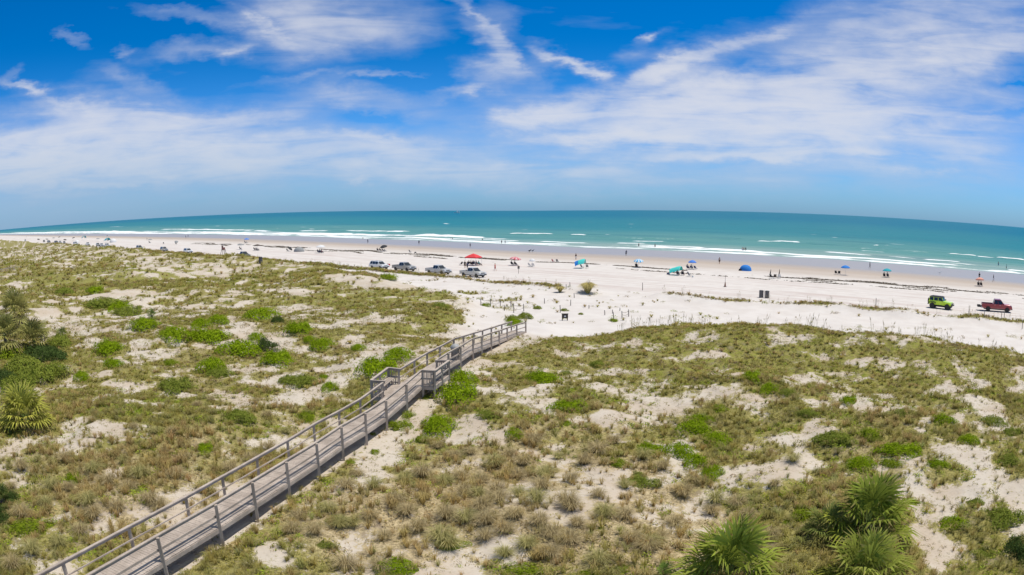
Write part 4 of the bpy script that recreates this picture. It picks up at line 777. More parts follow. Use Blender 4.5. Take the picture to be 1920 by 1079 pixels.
def pickup(label, pm, cover=False):
    t = thing('pickup_truck', label, 'pickup truck'); w = .98
    prof = [(-2.86, .55), (-2.9, .88), (-.78, .88), (-.78, 1.16), (1.22, 1.16), (1.6, 1.17), (2.55, 1.09), (2.82, .98), (2.88, .6), (2.8, .5)]+arch_line(-2.86, 2.8, .5, (1.93, -1.72), .47)
    bm = bmesh.new(); prism(bm, prof, w); bmesh.ops.triangulate(bm, faces=[f for f in bm.faces if len(f.verts) > 4]); obj('body', bm, pm, t)
    bm = bmesh.new()
    for sy in (1, -1): box(bm, -2.88, -.74, sy*.94-.045, sy*.94+.045, .86, 1.19)
    box(bm, -.84, -.74, -.9, .9, .86, 1.19); bevel(bm, .025, 2); obj('cargo_bed', bm, pm, t)
    bm = bmesh.new(); box(bm, -2.93, -2.85, -.89, .89, .72, 1.18); bevel(bm, .02, 1); tg = obj('tailgate', bm, pm, t)
    bm = bmesh.new(); box(bm, -2.945, -2.925, -.12, .12, 1.02, 1.08); obj('handle', bm, M_BLK, tg)
    bm = bmesh.new(); box(bm, -2.82, -.86, -.87, .87, *((1.185, 1.215) if cover else (.885, .90))); obj('bed_cover' if cover else 'bed_liner', bm, M_BLK, t)
    bm = bmesh.new(); box(bm, 1.3, 2.5, -.7, .7, 1.1, 1.2, None, (.9, .82)); bevel(bm, .05, 2); obj('hood', bm, pm, t)
    cab_shell(t, (-.74, 1.40), (-.55, .62), .92, .74, 1.14, 1.88, pm, True, (.44,))
    fittings(t, 2.84, -2.9, w, .92, .98, pm, 1.0, 1.2); undercarriage(t, -2.5, 2.6, .72); wheels(t, (1.93, -1.72), .41, .27, .86); return t
def suv(label, pm):
    t = thing('suv', label, 'suv'); w = .95
    prof = [(-2.36, .55), (-2.42, .8), (-2.38, 1.08), (1.1, 1.08), (1.45, 1.09), (2.2, 1.0), (2.42, .86), (2.46, .6), (2.4, .48)]+arch_line(-2.36, 2.4, .48, (1.5, -1.35), .43)
    bm = bmesh.new(); prism(bm, prof, w); bmesh.ops.triangulate(bm, faces=[f for f in bm.faces if len(f.verts) > 4]); obj('body', bm, pm, t)
    bm = bmesh.new(); box(bm, 1.2, 2.15, -.66, .66, 1.02, 1.11, None, (.9, .82)); bevel(bm, .05, 2); obj('hood', bm, pm, t)
    cab_shell(t, (-2.36, 1.28), (-2.02, .52), .90, .70, 1.06, 1.76, pm, True, (.30, .60))
    bm = bmesh.new()
    for sy in (1, -1): tube(bm, [(-1.8, sy*.6, 1.75), (-1.75, sy*.6, 1.82), (.25, sy*.6, 1.82), (.3, sy*.6, 1.75)], .022, 6)
    obj('roof_rack', bm, M_BLK, t)
    fittings(t, 2.42, -2.4, w, .84, .96, pm, .92, 1.1); undercarriage(t, -2.1, 2.2, .7); wheels(t, (1.5, -1.35), .39, .26, .83); return t
def jeep(label, pm):
    t = thing('offroad_vehicle', label, 'off-road vehicle'); w = .78
    bm = bmesh.new(); prism(bm, [(-2.0, .62), (-2.03, 1.2), (.85, 1.2), (.95, 1.16), (2.0, 1.08), (2.06, .95), (2.06, .62)], w); bevel(bm, .04, 2); obj('body', bm, pm, t)
    for x in (1.42, -1.32):                                     # flat black flares over big tyres
        for sy in (1, -1):
            bm = bmesh.new(); a = [(x+dx, z) for dx, z in ((-.66, .72), (-.44, 1.0), (.42, 1.0), (.62, .82))]
            for p, q in zip(a[:-1], a[1:]): beam(bm, (p[0], sy*.88, p[1]), (q[0], sy*.88, q[1]), .26, .05, (0, 0, 1))
            obj('fender', bm, M_BLK if x < 0 else pm, t)
    bm = bmesh.new(); q = [(-1.98, -.74, 1.2), (.66, -.74, 1.2), (.66, .74, 1.2), (-1.98, .74, 1.2), (-1.9, -.64, 1.72), (.42, -.64, 1.72), (.42, .64, 1.72), (-1.9, .64, 1.72)]; v = [bm.verts.new(p) for p in q]
    for f in ((3,2,1,0),(4,5,6,7),(0,1,5,4),(1,2,6,5),(2,3,7,6),(3,0,4,7)): bm.faces.new([v[i] for i in f])
    bevel(bm, .03, 2); obj('cab', bm, pm, t)
    def pane(nm, P, a, b, c, d):
        bm = bmesh.new(); patch(bm, P, a, b, c, d, .006); obj(nm, bm, M_GLASS, t)
    pane('windshield', [q[1], q[2], q[6], q[5]], .06, .94, .08, .92)
    for P, fl in (([q[0], q[1], q[5], q[4]], 0), ([q[2], q[3], q[7], q[6]], 1)):
        for a, b in ((.04, .30), (.35, .64), (.68, .95)): pane('side_window', P, *((1-b, 1-a) if fl else (a, b)), .08, .93)
    bm = bmesh.new(); box(bm, -2.0, .52, -.70, .70, 1.725, 1.80, None, (.95, .9)); bevel(bm, .03, 2); obj('roof', bm, M_BLK, t)
    bm = bmesh.new(); box(bm, -1.7, .3, -.6, .6, 1.80, 1.87); obj('roof_rack', bm, M_BLK, t)
    bm = bmesh.new(); box(bm, 2.055, 2.08, -.56, .56, .72, 1.04); g = obj('grille', bm, pm, t)
    bm = bmesh.new()
    for k in range(7): box(bm, 2.075, 2.09, -.27+k*.09-.022, -.27+k*.09+.022, .76, 1.0)
    obj('grille_slot', bm, M_BLK, g)
    for sy in (1, -1):
        bm = bmesh.new(); lathe(bm, [(.115, 2.06), (.115, 2.1), (.08, 2.12), (0, 2.125)], 16, Matrix.Rotation(-PI/2, 4, 'Z') @ Matrix.Translation((sy*-.44, 0, .9)), 'y'); obj('headlight', bm, M_LAMP, t)
        bm = bmesh.new(); box(bm, -2.06, -2.02, sy*.68-.07, sy*.68+.07, .9, 1.12); obj('tail_light', bm, M_TAIL, t)
        bm = bmesh.new(); box(bm, .55, .68, sy*.95-.1, sy*.95+.1, 1.22, 1.4); bevel(bm, .03, 2); obj('mirror', bm, M_BLK, t)
    bm = bmesh.new(); box(bm, 2.14, 2.34, -.72, .72, .6, .78); bevel(bm, .03, 1); tube(bm, [(2.28, -.42, .75), (2.3, -.36, 1.0), (2.3, .36, 1.0), (2.28, .42, .75)], .03, 8); obj('front_bumper', bm, M_BLK, t)
    bm = bmesh.new(); box(bm, -2.22, -2.06, -.7, .7, .58, .74); obj('rear_bumper', bm, M_BLK, t)
    bm = bmesh.new(); lathe(bm, [(.2, -.12), (.40, -.12), (.43, -.06), (.43, .06), (.40, .12), (.2, .12)], 22, Matrix.Translation((-2.2, 0, 1.05)) @ Matrix.Rotation(PI/2, 4, 'Z'), 'y'); obj('spare_wheel', bm, M_RUB, t)
    undercarriage(t, -1.9, 2.0, .6); wheels(t, (1.42, -1.32), .44, .32, .84, M_BLK); return t
PT = {k: paint('paint_'+k, c, m) for k, (c, m) in {'silver': ((.56, .55, .53), .15), 'pewter': ((.40, .385, .36), .2), 'champagne': ((.64, .61, .55), .1), 'white': ((.78, .78, .77), 0), 'grey': ((.23, .225, .215), .2), 'charcoal': ((.12, .12, .12), .2), 'lime': ((.60, .84, .02), 0), 'red': ((.32, .03, .04), .1), 'tan': ((.34, .30, .24), .2)}.items()}
def car_at(o, px, py, da=0., nmin=97.5):
    p = flat(px, py, .35); d = p[:2]/np.linalg.norm(p[:2])
    for _ in range(300):
        if NS(*p[:2])[0] >= nmin: break
        p[:2] += d*.5
    z = ground(p[0], p[1]); o.location = (p[0], p[1], z); o.rotation_euler = (0, 0, HEAD+da); return o
pk = car_at(pickup('dark grey-silver pickup truck with a black bed cover, second in the near row', PT['pewter'], True), 758, 510.5)
p2 = pickup('plain silver pickup truck parked third in the near row on the sand', PT['silver']); car_at(p2, 822, 515.5)
def more(src, px, py, label, key=None, da=0., orig='silver', sc=None):
    o = dup(src, (0, 0, 0), 0, label, None, {'paint_'+orig: PT[key]} if key else None, sc); return car_at(o, px, py, da)
more(p2, 887, 520, 'pale champagne pickup truck parked next to the red canopy', 'champagne', -.06)
red = more(p2, 1868, 588, 'dark red pickup truck with a rear carrier near the right edge', 'red', .10)
bm = bmesh.new(); box(bm, -3.7, -3.05, -.62, .62, .55, .6)
for sy in (1, -1): box(bm, -3.7, -3.05, sy*.62-.02, sy*.62+.02, .55, .82)
box(bm, -3.06, -2.9, -.05, .05, .5, .58); obj('rear_carrier', bm, M_BLK, red)
dk = more(p2, 457, 488, 'charcoal pickup truck with a tall pole in its bed, left of the lifeguard chair', 'charcoal')
bm = bmesh.new(); tube(bm, [(-2.6, .8, .9), (-2.75, .8, 3.4)], .03, 6); obj('pole', bm, M_CHR, dk)
sv = car_at(suv('white suv with roof rails, first of the near row of parked vehicles', PT['white']), 711, 506.5)
more(sv, 262, 473.5, 'grey suv parked alone, leftmost of the three vehicles above the bare far dune', 'grey', 0, 'white')
more(sv, 308, 476, 'grey suv partly behind the grassy ridge, between another grey suv and a white one', 'pewter', 0, 'white')
more(sv, 353, 481, 'white suv behind the grassy ridge, just left of the lifeguard chair', None, 0, 'white')
car_at(jeep('bright lime green off-road vehicle with a black soft top', PT['lime']), 1763, 582.5, -.22)
FARV = [(48,456,'white','s'),(83,457.5,'tan','p'),(92,457.5,'grey','s'),(106,458,'charcoal','s'),(113,459,'white','p'),(121,459.5,'pewter','s'),(142,461,'white','s'),(165,463.5,'white','p'),(184,465.5,'pewter','s'),(191,462.5,'white','s'),(201,466.5,'white','p')]
for i, (px, py, k, ty) in enumerate(FARV):
    src, og = (sv, 'white') if ty == 's' else (p2, 'silver')
    more(src, px, py, f'tiny far-off {"suv" if ty == "s" else "pickup truck"} in {k} paint, {ORD[i]} from the left in the far row', k, random.uniform(-.25, .25), og)['group'] = 'far row of vehicles on the beach'
# ------------------------------------------------------------------ people
def P_(px, py, z=None):
    p = at(px, py) if z is None else flat(px, py, z); return p
def seat_xy(p, n0=100):                          # beach things stand on the beach
    return (float(p[0]), float(p[1]), ground(p[0], p[1]))
POSES = {}
def body_mesh(pose):
    V, E_, R = [], [], []
    def add(p, r, par=None):
        V.append(p); R.append(r)
        if par is not None: E_.append((par, len(V)-1))
        return len(V)-1
    sit = pose == 'sit'
    pz = .36 if sit else .93; lean = -.16 if sit else (.12 if pose == 'stoop' else .0)
    def T(h, f=0, y=0): return (f+lean*h/.5, y, pz+h)          # along the trunk
    pel = add((0, 0, pz), (.15, .12)); wa = add(T(.2), (.125, .1), pel); ch = add(T(.4), (.155, .11), wa); nk0 = add(T(.53), (.075, .07), ch); nk = add(T(.59), (.055, .055), nk0)
    hd = add(T(.66, .015), (.072, .085), nk); h2 = add(T(.74, .015), (.078, .09), hd); ht = add(T(.81, .005), (.045, .05), h2); add(T(.70, .115), (.014, .016), h2)
    for sy in (1, -1):
        sh = add(T(.475, 0, sy*.185), (.062, .062), ch)
        if pose == 'walk': el, wr, pm = (-.06*sy, sy*.25, 1.12), (.06-.12*sy, sy*.27, .90), (.08-.14*sy, sy*.27, .82)
        elif sit: el, wr, pm = (-.05, sy*.26, .60), (.18, sy*.25, .58), (.25, sy*.24, .56)
        elif pose == 'hip' and sy > 0: el, wr, pm = (-.06, .36, 1.16), (.04, .22, 1.0), (.08, .17, .97)
        elif pose == 'stoop': el, wr, pm = (.2, sy*.24, 1.12), (.34, sy*.2, .92), (.39, sy*.19, .85)
        else: el, wr, pm = (-.02, sy*.24, 1.14), (.05, sy*.26, .90), (.07, sy*.265, .82)
        e = add(el, (.042, .042), sh); w = add(wr, (.028, .032), e); p = add(pm, (.018, .04), w); d = Vector(pm)-Vector(wr); d.normalize(); sd = Vector((0, 0, 1)).cross(d) if abs(d.z) < .8 else Vector((1, 0, 0)); sd.normalize(); cu = Vector((0, -sy, 0))
        for k, l in enumerate((.072, .085, .08, .062)):
            b = Vector(pm)+d*.045+sd*(.03-.02*k); f1 = add(tuple(b), (.0088, .0088), p); f2 = add(tuple(b+d*l*.55+cu*.004), (.0082, .0082), f1); add(tuple(b+d*l*.9+cu*.022), (.007, .007), f2)
        t0 = add(tuple(Vector(pm)-d*.01+sd*.035), (.011, .011), p); add(tuple(Vector(pm)+d*.035+sd*.062), (.0085, .0085), t0)
        hp = add((0, sy*.095, pz-.05), (.088, .088), pel)
        if sit: kn, an, to = (.44, sy*.13, .44), (.66, sy*.13, .07), (.78, sy*.15, .035)
        elif pose == 'walk': kn, an, to = (.10*sy+.04, sy*.1, .50), (.2*sy-.08*(sy < 0), sy*.1, .09+.05*(sy < 0)), (.2*sy+.14, sy*.11, .035+.02*(sy < 0))
        else: kn, an, to = (.025, sy*.11, .49), (-.02, sy*.12, .08), (.13, sy*.14, .03)
        k = add(kn, (.056, .056), hp); mid = tuple(np.array(kn)*.65+np.array(an)*.35+np.array((-.02, 0, 0))); cf = add(mid, (.054, .05), k); a = add(an, (.036, .036), cf); add(to, (.028, .04), a)
    me = bpy.data.meshes.new('sk'); me.from_pydata(V, E_, []); o = bpy.data.objects.new('sk', me); COL.objects.link(o)
    md = o.modifiers.new('Skin', 'SKIN'); md.use_smooth_shade = True; md.branch_smoothing = .4
    sv_ = me.skin_vertices[0].data
    for i, r in enumerate(R): sv_[i].radius = r; sv_[i].use_root = (i == 0)
    s2 = o.modifiers.new('Sub', 'SUBSURF'); s2.levels = 1; s2.render_levels = 1
    dg = bpy.context.evaluated_depsgraph_get(); m = bpy.data.meshes.new_from_object(o.evaluated_get(dg)); bpy.data.objects.remove(o); bpy.data.meshes.remove(me); m.name = 'body'; return m, T, pz
def loft(bm, rings, k=14):
    R = []
    for cx, cy, cz, rx, ry in rings: R.append([bm.verts.new((cx+rx*math.cos(2*PI*j/k), cy+ry*math.sin(2*PI*j/k), cz)) for j in range(k)])
    for A, B_ in zip(R[:-1], R[1:]):
        for j in range(k): bm.faces.new([A[j], A[(j+1) % k], B_[(j+1) % k], B_[j]])
SKINS = [plain('skin_'+n, c, .6, 0, .06) for n, c in (('fair', (.52, .31, .22)), ('tan', (.36, .19, .115)), ('brown', (.15, .075, .045)))]
CL = {n: plain('cloth_'+n, c, .85, 0, .1) for n, c in {'black': (.02, .02, .022), 'navy': (.025, .035, .09), 'red': (.50, .05, .06), 'white': (.75, .74, .72), 'grey': (.16, .16, .17), 'blue': (.05, .16, .42), 'coral': (.62, .17, .12), 'teal': (.03, .28, .30), 'brown': (.12, .07, .045), 'pink': (.62, .28, .30), 'straw': (.50, .38, .2)}.items()}
POSE_M = {}
def person_proto(pose):
    if pose in POSE_M: return POSE_M[pose]
    m, T, pz = body_mesh(pose); parts = {'body': m}
    def B2(nm, fn, smooth=True):
        bm = bmesh.new(); fn(bm); bmesh.ops.recalc_face_normals(bm, faces=bm.faces); me = bpy.data.meshes.new(nm); bm.to_mesh(me); bm.free()
        for p in me.polygons: p.use_smooth = smooth
        parts[nm] = me
    def R(h, rx, ry): q = T(h); return (q[0], 0, q[2], rx, ry)
    B2('shirt', lambda bm: (loft(bm, [R(.02, .15, .185), R(.2, .135, .165), R(.38, .145, .195), R(.47, .11, .19), R(.53, .08, .1)]), [tube(bm, [T(.47, 0, s*.16), T(.38, -.005, s*.225), T(.28, -.01, s*.25)], [.085, .075, .07], 10, False) for s in (1, -1)]))
    def sh(bm):
        loft(bm, [R(-.1, .14, .19), R(.0, .155, .195), R(.08, .145, .18)])
        for s in (1, -1):
            if pose == 'sit': tube(bm, [(.02, s*.1, pz-.03), (.3, s*.12, .42)], [.125, .1], 12, False)
            else: tube(bm, [(0, s*.1, pz-.06), (.02+(.05*s if pose == 'walk' else 0), s*.105, .58)], [.115, .1], 12, False)
    B2('shorts', sh)
    q = T(.74); B2('hair', lambda bm: loft(bm, [(q[0]-.03, 0, q[2]-.09, .085, .095), (q[0]-.022, 0, q[2]+.0, .112, .108), (q[0]-.012, 0, q[2]+.07, .105, .1), (q[0]-.01, 0, q[2]+.105, .05, .05), (q[0]-.01, 0, q[2]+.112, .005, .005)]))
    B2('eye', lambda bm: bmesh.ops.create_uvsphere(bm, u_segments=8, v_segments=6, radius=.013)); parts['eye_at'] = (q[0]+.098, .035, q[2]-.005); POSE_M[pose] = parts; return parts
def person(label, loc, rz, pose='stand', skin=1, top='black', low='navy', hair='brown', hat=None, group=None, h=1.):
    pp = person_proto(pose); t = thing('person', label, 'person', loc, rz, group); t.scale = (h,)*3
    def put(nm, mat):
        if mat is None: return
        o = bpy.data.objects.new(nm, pp[nm]); COL.objects.link(o); o.parent = t
        if not pp[nm].materials: pp[nm].materials.append(mat)
        o.material_slots[0].link = 'OBJECT'; o.material_slots[0].material = mat; return o
    put('body', SKINS[skin]); put('shirt', CL.get(top)); put('shorts', CL.get(low)); put('hair', CL.get(hair)); 
    for s in (1, -1): ex, ey, ez = pp['eye_at']; put('eye', CL['black']).location = (ex, s*ey, ez)
    return t
LOOK = lambda x, y: math.atan2(y, x)
SEAW = math.atan2(.766, .643)
# ------------------------------------------------------------------ beach gear
FB = {n: fabric('fabric_'+n, *c) for n, c in {'red': ((.72, .045, .05),), 'teal': ((.01, .36, .42),), 'turquoise': ((.06, .62, .55),), 'blue': ((.015, .20, .60),), 'skystripe': ((.05, .38, .68), (.70, .74, .76)), 'cobalt': ((.06, .22, .68),), 'pink': ((.70, .28, .27),), 'pinkstripe': ((.72, .42, .42), (.55, .10, .13)), 'white': ((.72, .71, .69),), 'grey': ((.30, .30, .29),), 'navy': ((.02, .04, .12),), 'brown': ((.10, .075, .06),), 'black': ((.03, .03, .032),), 'peach': ((.72, .33, .24),)}.items()}
M_POLE = plain('white_pole', (.6, .6, .58), .4)
def umbrella(label, px, py, mat, R=1.1, h=2.1, tilt=(0, 0), pos=None, scale=1., group='beach umbrellas'):
    p = P_(px, py) if pos is None else pos; t = thing('beach_umbrella', label, 'umbrella', seat_xy(p), random.uniform(0, 1), group); t.rotation_euler = (tilt[0], tilt[1], t.rotation_euler[2])
    bm = bmesh.new(); tube(bm, [(0, 0, -.3), (0, 0, h+.08)], .022, 8); obj('pole', bm, M_POLE, t)
    bm = bmesh.new(); prof = [(.0, h+.05), (R*.35, h-.03), (R*.7, h-.19), (R, h-.44)]; K = 8; rings = []
    for r, z in prof:
        rings.append([bm.verts.new((r*math.cos(2*PI*j/16)*(1 if j % 2 == 0 else .955), r*math.sin(2*PI*j/16)*(1 if j % 2 == 0 else .955), z)) for j in range(16)] if r else [bm.verts.new((0, 0, z))])
    for j in range(16): bm.faces.new([rings[0][0], rings[1][j], rings[1][(j+1) % 16]])
    for A, C_ in zip(rings[1:-1], rings[2:]):
        for j in range(16): bm.faces.new([A[j], C_[j], C_[(j+1) % 16], A[(j+1) % 16]])
    low = [bm.verts.new((v.co.x*1.0, v.co.y*1.0, v.co.z-.13)) for v in rings[-1]]
    for j in range(16): bm.faces.new([rings[-1][j], low[j], low[(j+1) % 16], rings[-1][(j+1) % 16]])
    c = obj('canopy', bm, mat, t)
    bm = bmesh.new()
    for k in range(8):
        a = 2*PI*k/8; tube(bm, [(0, 0, h-.5), (R*.55*math.cos(a), R*.55*math.sin(a), h-.16)], .008, 4)
    obj('ribs', bm, M_CHR, t); return t
CHAIR = None
def chair(label, px, py, mat, rz=None, pos=None, group='folding beach chairs'):
    global CHAIR
    p = P_(px, py) if pos is None else pos; rz = SEAW+random.uniform(-.5, .5) if rz is None else rz
    if CHAIR is None:
        t = thing('beach_chair', label, 'beach chair')
        bm = bmesh.new(); n = 6; A = [(.52-.5*k/n, .30-.05*math.sin(PI*k/n)) for k in range(n+1)]+[(.02-.36*k/n, .27+.62*k/n-.04*math.sin(PI*k/n)) for k in range(1, n+1)]
        for (x0, z0), (x1, z1) in zip(A[:-1], A[1:]): beam(bm, (x0, 0, z0), (x1, 0, z1), .54, .015, (0, 0, 1) if abs(x1-x0) > abs(z1-z0) else (1, 0, 0))
        obj('sling', bm, mat, t); bm = bmesh.new()
        for s in (1, -1):
            tube(bm, [(.52, s*.29, .31), (.0, s*.29, .28), (-.36, s*.29, .9)], .014, 6); tube(bm, [(.5, s*.29, .02), (-.2, s*.29, .52), (.25, s*.29, .53)], .014, 6); tube(bm, [(.3, s*.29, .3), (-.35, s*.29, .02)], .014, 6); box(bm, -.2, .3, s*.29-.03, s*.29+.03, .53, .55)
        tube(bm, [(-.35, -.29, .02), (-.35, .29, .02)], .014, 6); tube(bm, [(-.36, -.29, .9), (-.36, .29, .9)], .014, 6); obj('frame', bm, M_CHR, t); CHAIR = (t, mat.name)
        t.location = seat_xy(p); t.rotation_euler = (0, 0, rz); t['group'] = group; return t
    return dup(CHAIR[0], seat_xy(p), rz, label, group, {CHAIR[1]: mat})
def shift(p, along=0., sea=0.):                  # a spot a little further along / towards the sea
    q = np.array(p, float); q[0] += -.766*along+.643*sea; q[1] += .643*along+.766*sea; return q
def sit_on(label, p, rz, **k):                   # person in a chair at p
    x, y, z = seat_xy(p); return person(label, (x, y, z+.0), rz, 'sit', **k)
def frame_tent(label, px, py, mat, w=3.0, h=2.05, peak=.85):
    p = P_(px, py); t = thing('canopy_tent', label, 'canopy', seat_xy(p), HEAD+.25); a = w/2
    for sx in (1, -1):
        for sy in (1, -1):
            bm = bmesh.new(); tube(bm, [(sx*a, sy*a, -.1), (sx*a*.97, sy*a*.97, h)], .03, 6); obj('leg', bm, M_CHR, t)
    bm = bmesh.new(); e = a*1.03; ring = [(-e, -e), (e, -e), (e, e), (-e, e)]; lo = [bm.verts.new((x, y, h)) for x, y in ring]; md = [bm.verts.new((x*.5, y*.5, h+peak*.56)) for x, y in ring]; tp = bm.verts.new((0, 0, h+peak)); dn = [bm.verts.new((x*1.003, y*1.003, h-.24)) for x, y in ring]
    for k in range(4):
        j = (k+1) % 4; bm.faces.new([lo[k], lo[j], md[j], md[k]]); bm.faces.new([md[k], md[j], tp]); bm.faces.new([dn[k], dn[j], lo[j], lo[k]])
    obj('canopy', bm, mat, t); return t
def arch_shade(label, px, py, mat, mat2, rz, span=3.3, h=2.2, depth=2.2, name='sun_shelter'):
    p = P_(px, py); t = thing(name, label, 'sun shelter', seat_xy(p), rz, 'wind-blown sun shelters'); N = 20
    A = [(0, -span/2*math.cos(PI*k/N), h*math.sin(PI*k/N)**.8-.05) for k in range(N+1)]
    bm = bmesh.new(); tube(bm, A, .028, 6); obj('arch_pole', bm, M_POLE, t)
    for nm, v0, v1, m in (('canopy', .0, .68, mat), ('trailing_edge', .68, 1., mat2)):
        bm = bmesh.new(); rows = []
        for i in range(9):
            v = v0+(v1-v0)*i/8; row = []
            for k in range(3, N-2):
                x, y, z = A[k]; row.append(bm.verts.new((-depth*v+.12*math.sin(k*.9+v*5)*v, y*(1-.08*v), z+.03-.62*v**1.6+.07*math.sin(v*9+k*.6)*v)))
            rows.append(row)
        for r0, r1 in zip(rows[:-1], rows[1:]):
            for k in range(len(r0)-1): bm.faces.new([r0[k], r0[k+1], r1[k+1], r1[k]])
        obj(nm, bm, m, t, smooth=True)
    return t
def dome_tent(label, px, py, mat, r=1.15, h=1.3, rz=0., group=None):
    p = P_(px, py); t = thing('pop_up_tent', label, 'tent', seat_xy(p), rz, group); bm = bmesh.new(); K, J = 14, 8; rows = []
    for j in range(J+1):
        e = PI/2*j/J; rr = r*math.cos(e)**.8; z = h*math.sin(e); rows.append([bm.verts.new((rr*math.cos(PI*.28+2*PI*.72*k/K), rr*1.15*math.sin(PI*.28+2*PI*.72*k/K), z)) for k in range(K+1)])
    for a, b in zip(rows[:-1], rows[1:]):
        for k in range(K): bm.faces.new([a[k], a[k+1], b[k+1], b[k]])
    bmesh.ops.remove_doubles(bm, verts=bm.verts, dist=1e-4); obj('shell', bm, mat, t, smooth=True)
    bm = bmesh.new(); lathe(bm, [(r*1.02, .0), (r*1.02, .03), (0, .031)], 20); obj('groundsheet', bm, mat, t)
    bm = bmesh.new()
    for a0 in (PI*.28, PI*1.72): tube(bm, [((r*math.cos(PI/2*j/8)**.8)*math.cos(a0), 1.15*(r*math.cos(PI/2*j/8)**.8)*math.sin(a0), h*math.sin(PI/2*j/8)) for j in range(9)], .015, 5)
    obj('pole', bm, M_CHR, t); return t
def bag(label, p, mat, s=.4):
    t = thing('beach_bag', label, 'bag', seat_xy(p), random.uniform(0, 3), 'bags on the sand'); bm = bmesh.new(); box(bm, -s*.6, s*.6, -s*.35, s*.35, 0, s*.7, None, (.8, .7)); bevel(bm, s*.12, 2); obj('bag_body', bm, mat, t)
    bm = bmesh.new(); tube(bm, [(-s*.25, 0, s*.66), (-s*.15, 0, s*1.0), (s*.15, 0, s*1.0), (s*.25, 0, s*.66)], s*.04, 5); obj('handle', bm, M_BLK, t); return t
# --- red canopy party
p0 = P_(888, 497.5); frame_tent('bright red pop-up canopy with a party sitting beneath it', 888, 497.5, FB['red'])
cols = ['navy', 'grey', 'black', 'brown', 'grey', 'teal']
for k in range(6):
    q = shift(p0, 1.15-.55*k+.0, (-.6, .5, -.7, .7, -.5, .4)[k]); rz = (SEAW+(k-2.5)*-.5)
    chair(f'dark beach chair under the red canopy, {ORD[k]} from the left', 0, 0, FB[('black', 'navy', 'brown')[k % 3]], rz, q); sit_on(f'seated person in {cols[k]} under the red canopy, {ORD[k]} from the left', q, rz, skin=k % 3, top=cols[k], low='black', group='people sitting under the red canopy')
chair('empty reclined chair just outside the red canopy on its left', 865, 497.5, FB['black'], HEAD+PI)
person('person in black shirt standing behind the pale pickup, left of the pair', seat_xy(P_(872, 503)), -PI/2, 'stand', 1, 'black', 'brown')
person('person in dark clothes standing behind the pale pickup, right of the pair', seat_xy(P_(876.5, 505)), PI*.8, 'hip', 2, 'navy', 'black')
person('person in red shirt walking alone between red canopy and pink umbrella', seat_xy(P_(928.5, 508.5)), HEAD+.3, 'walk', 0, 'coral', 'red', 'straw')
# --- umbrellas, chairs and the people in them
def setup(lab, px, py, mat, R=1.1, h=2.1, tilt=(0, 0), chairs=2, cm='black', people=0, tops=('grey', 'navy'), spread=1.1, dx=0., sea=-.35):
    if mat is not None: umbrella(lab, px, py, mat, R, h, tilt)
    p = P_(px, py)
    for k in range(chairs):
        q = shift(p, dx+(chairs-1)/2*spread-k*spread, sea); rz = SEAW+random.uniform(-.35, .35); w_ = ('left ', 'middle ', 'right ')[0 if k == 0 else (2 if k == chairs-1 else 1)] if chairs > 1 else ''
        chair(f'{w_}{cm} beach chair {lab_at(lab)}', 0, 0, FB[cm], rz, q)
        if k < people: sit_on(f'person in {tops[k % len(tops)]} sitting in the {w_}chair {lab_at(lab)}', q, rz, skin=k % 3, top=tops[k % len(tops)], low='black')
def lab_at(lab): return 'by the '+lab.split(' with ')[0].replace('beach umbrella', 'umbrella')
setup('pink striped umbrella with tilted pole near the thin sign pole', 965, 498, FB['pinkstripe'], 1.45, 2.1, (.12, .05), 2, 'black', 2, ('grey', 'black'))
setup('small grey and white umbrella with two white chairs', 998, 500.5, FB['white'], .75, 1.9, (0, 0), 2, 'white', 0)
for k, x in enumerate((1037, 1045)): chair(('left ' if k == 0 else 'right ')+'pale chair standing on the tide line right of the white chairs', x, 493, FB['pink'] if k == 0 else FB['grey'])
setup('blue and white striped umbrella with one chair on the tide line', 1197, 503, FB['skystripe'], 1.15, 2.0, (.1, -.1), 1, 'black', 1, ('black',), dx=.3)
setup('cobalt blue umbrella with three low seats above the tide line', 1298, 507, FB['cobalt'], .95, 2.1, (0, 0), 3, 'navy', 2, ('brown', 'white'), .95)
setup('deep blue umbrella with a chair pair to its left', 1585, 519, FB['blue'], 1.15, 2.2, (0, 0), 2, 'black', 0, spread=.8, dx=1.9)
setup('flat teal umbrella with two dark chairs below the wet sand', 1663, 523.5, FB['teal'], 1.15, 2.0, (0, 0), 2, 'black', 2, ('black', 'grey'), .9, .2)
setup('peach pink umbrella with a shaded pair near the right edge', 1837, 541, FB['peach'], 1.2, 1.9, (-.1, .1), 2, 'black', 2, ('black', 'brown'), .75)
setup('royal blue umbrella with seats far left on the tide line', 463, 454, FB['cobalt'], 1.3, 2.2, (0, 0), 2, 'black', 1, ('black',), 2.2)
setup('dark grey umbrella with one sitter beyond the charcoal pickup', 452, 466, FB['grey'], 1.3, 2.2, (0, 0), 1, 'black', 1, ('grey',))
setup('brown umbrella with a seated row beyond the trash barrel', 483, 468, FB['brown'], 1.3, 2.2, (0, 0), 3, 'black', 2, ('black', 'navy'), 1.6)
setup('tilted black umbrella with a low chair left of the grey tent', 541, 470, FB['black'], .9, 1.6, (.5, .4), 1, 'black', 0)
setup('broad white umbrella with three people below on the tide line', 602, 473, FB['white'], 1.5, 2.5, (.08, 0), 3, 'navy', 3, ('brown', 'navy', 'coral'), 1.1)
setup('black umbrella with leaning pole over a huddle of chairs', 722, 471, FB['black'], 1.2, 2.2, (.25, -.2), 4, 'black', 3, ('black', 'navy', 'grey'), 1.3, 1.3)
setup('grey umbrella with chairs left of the reclining sunbather', 282, 453, FB['grey'], 1.4, 2.2, (0, 0), 2, 'black', 1, ('black',), 1.2)
setup('sideways tilted dark umbrella with one sitter far to the left', 331, 455.5, FB['grey'], 1.0, 1.8, (.4, .2), 1, 'black', 1, ('black',))
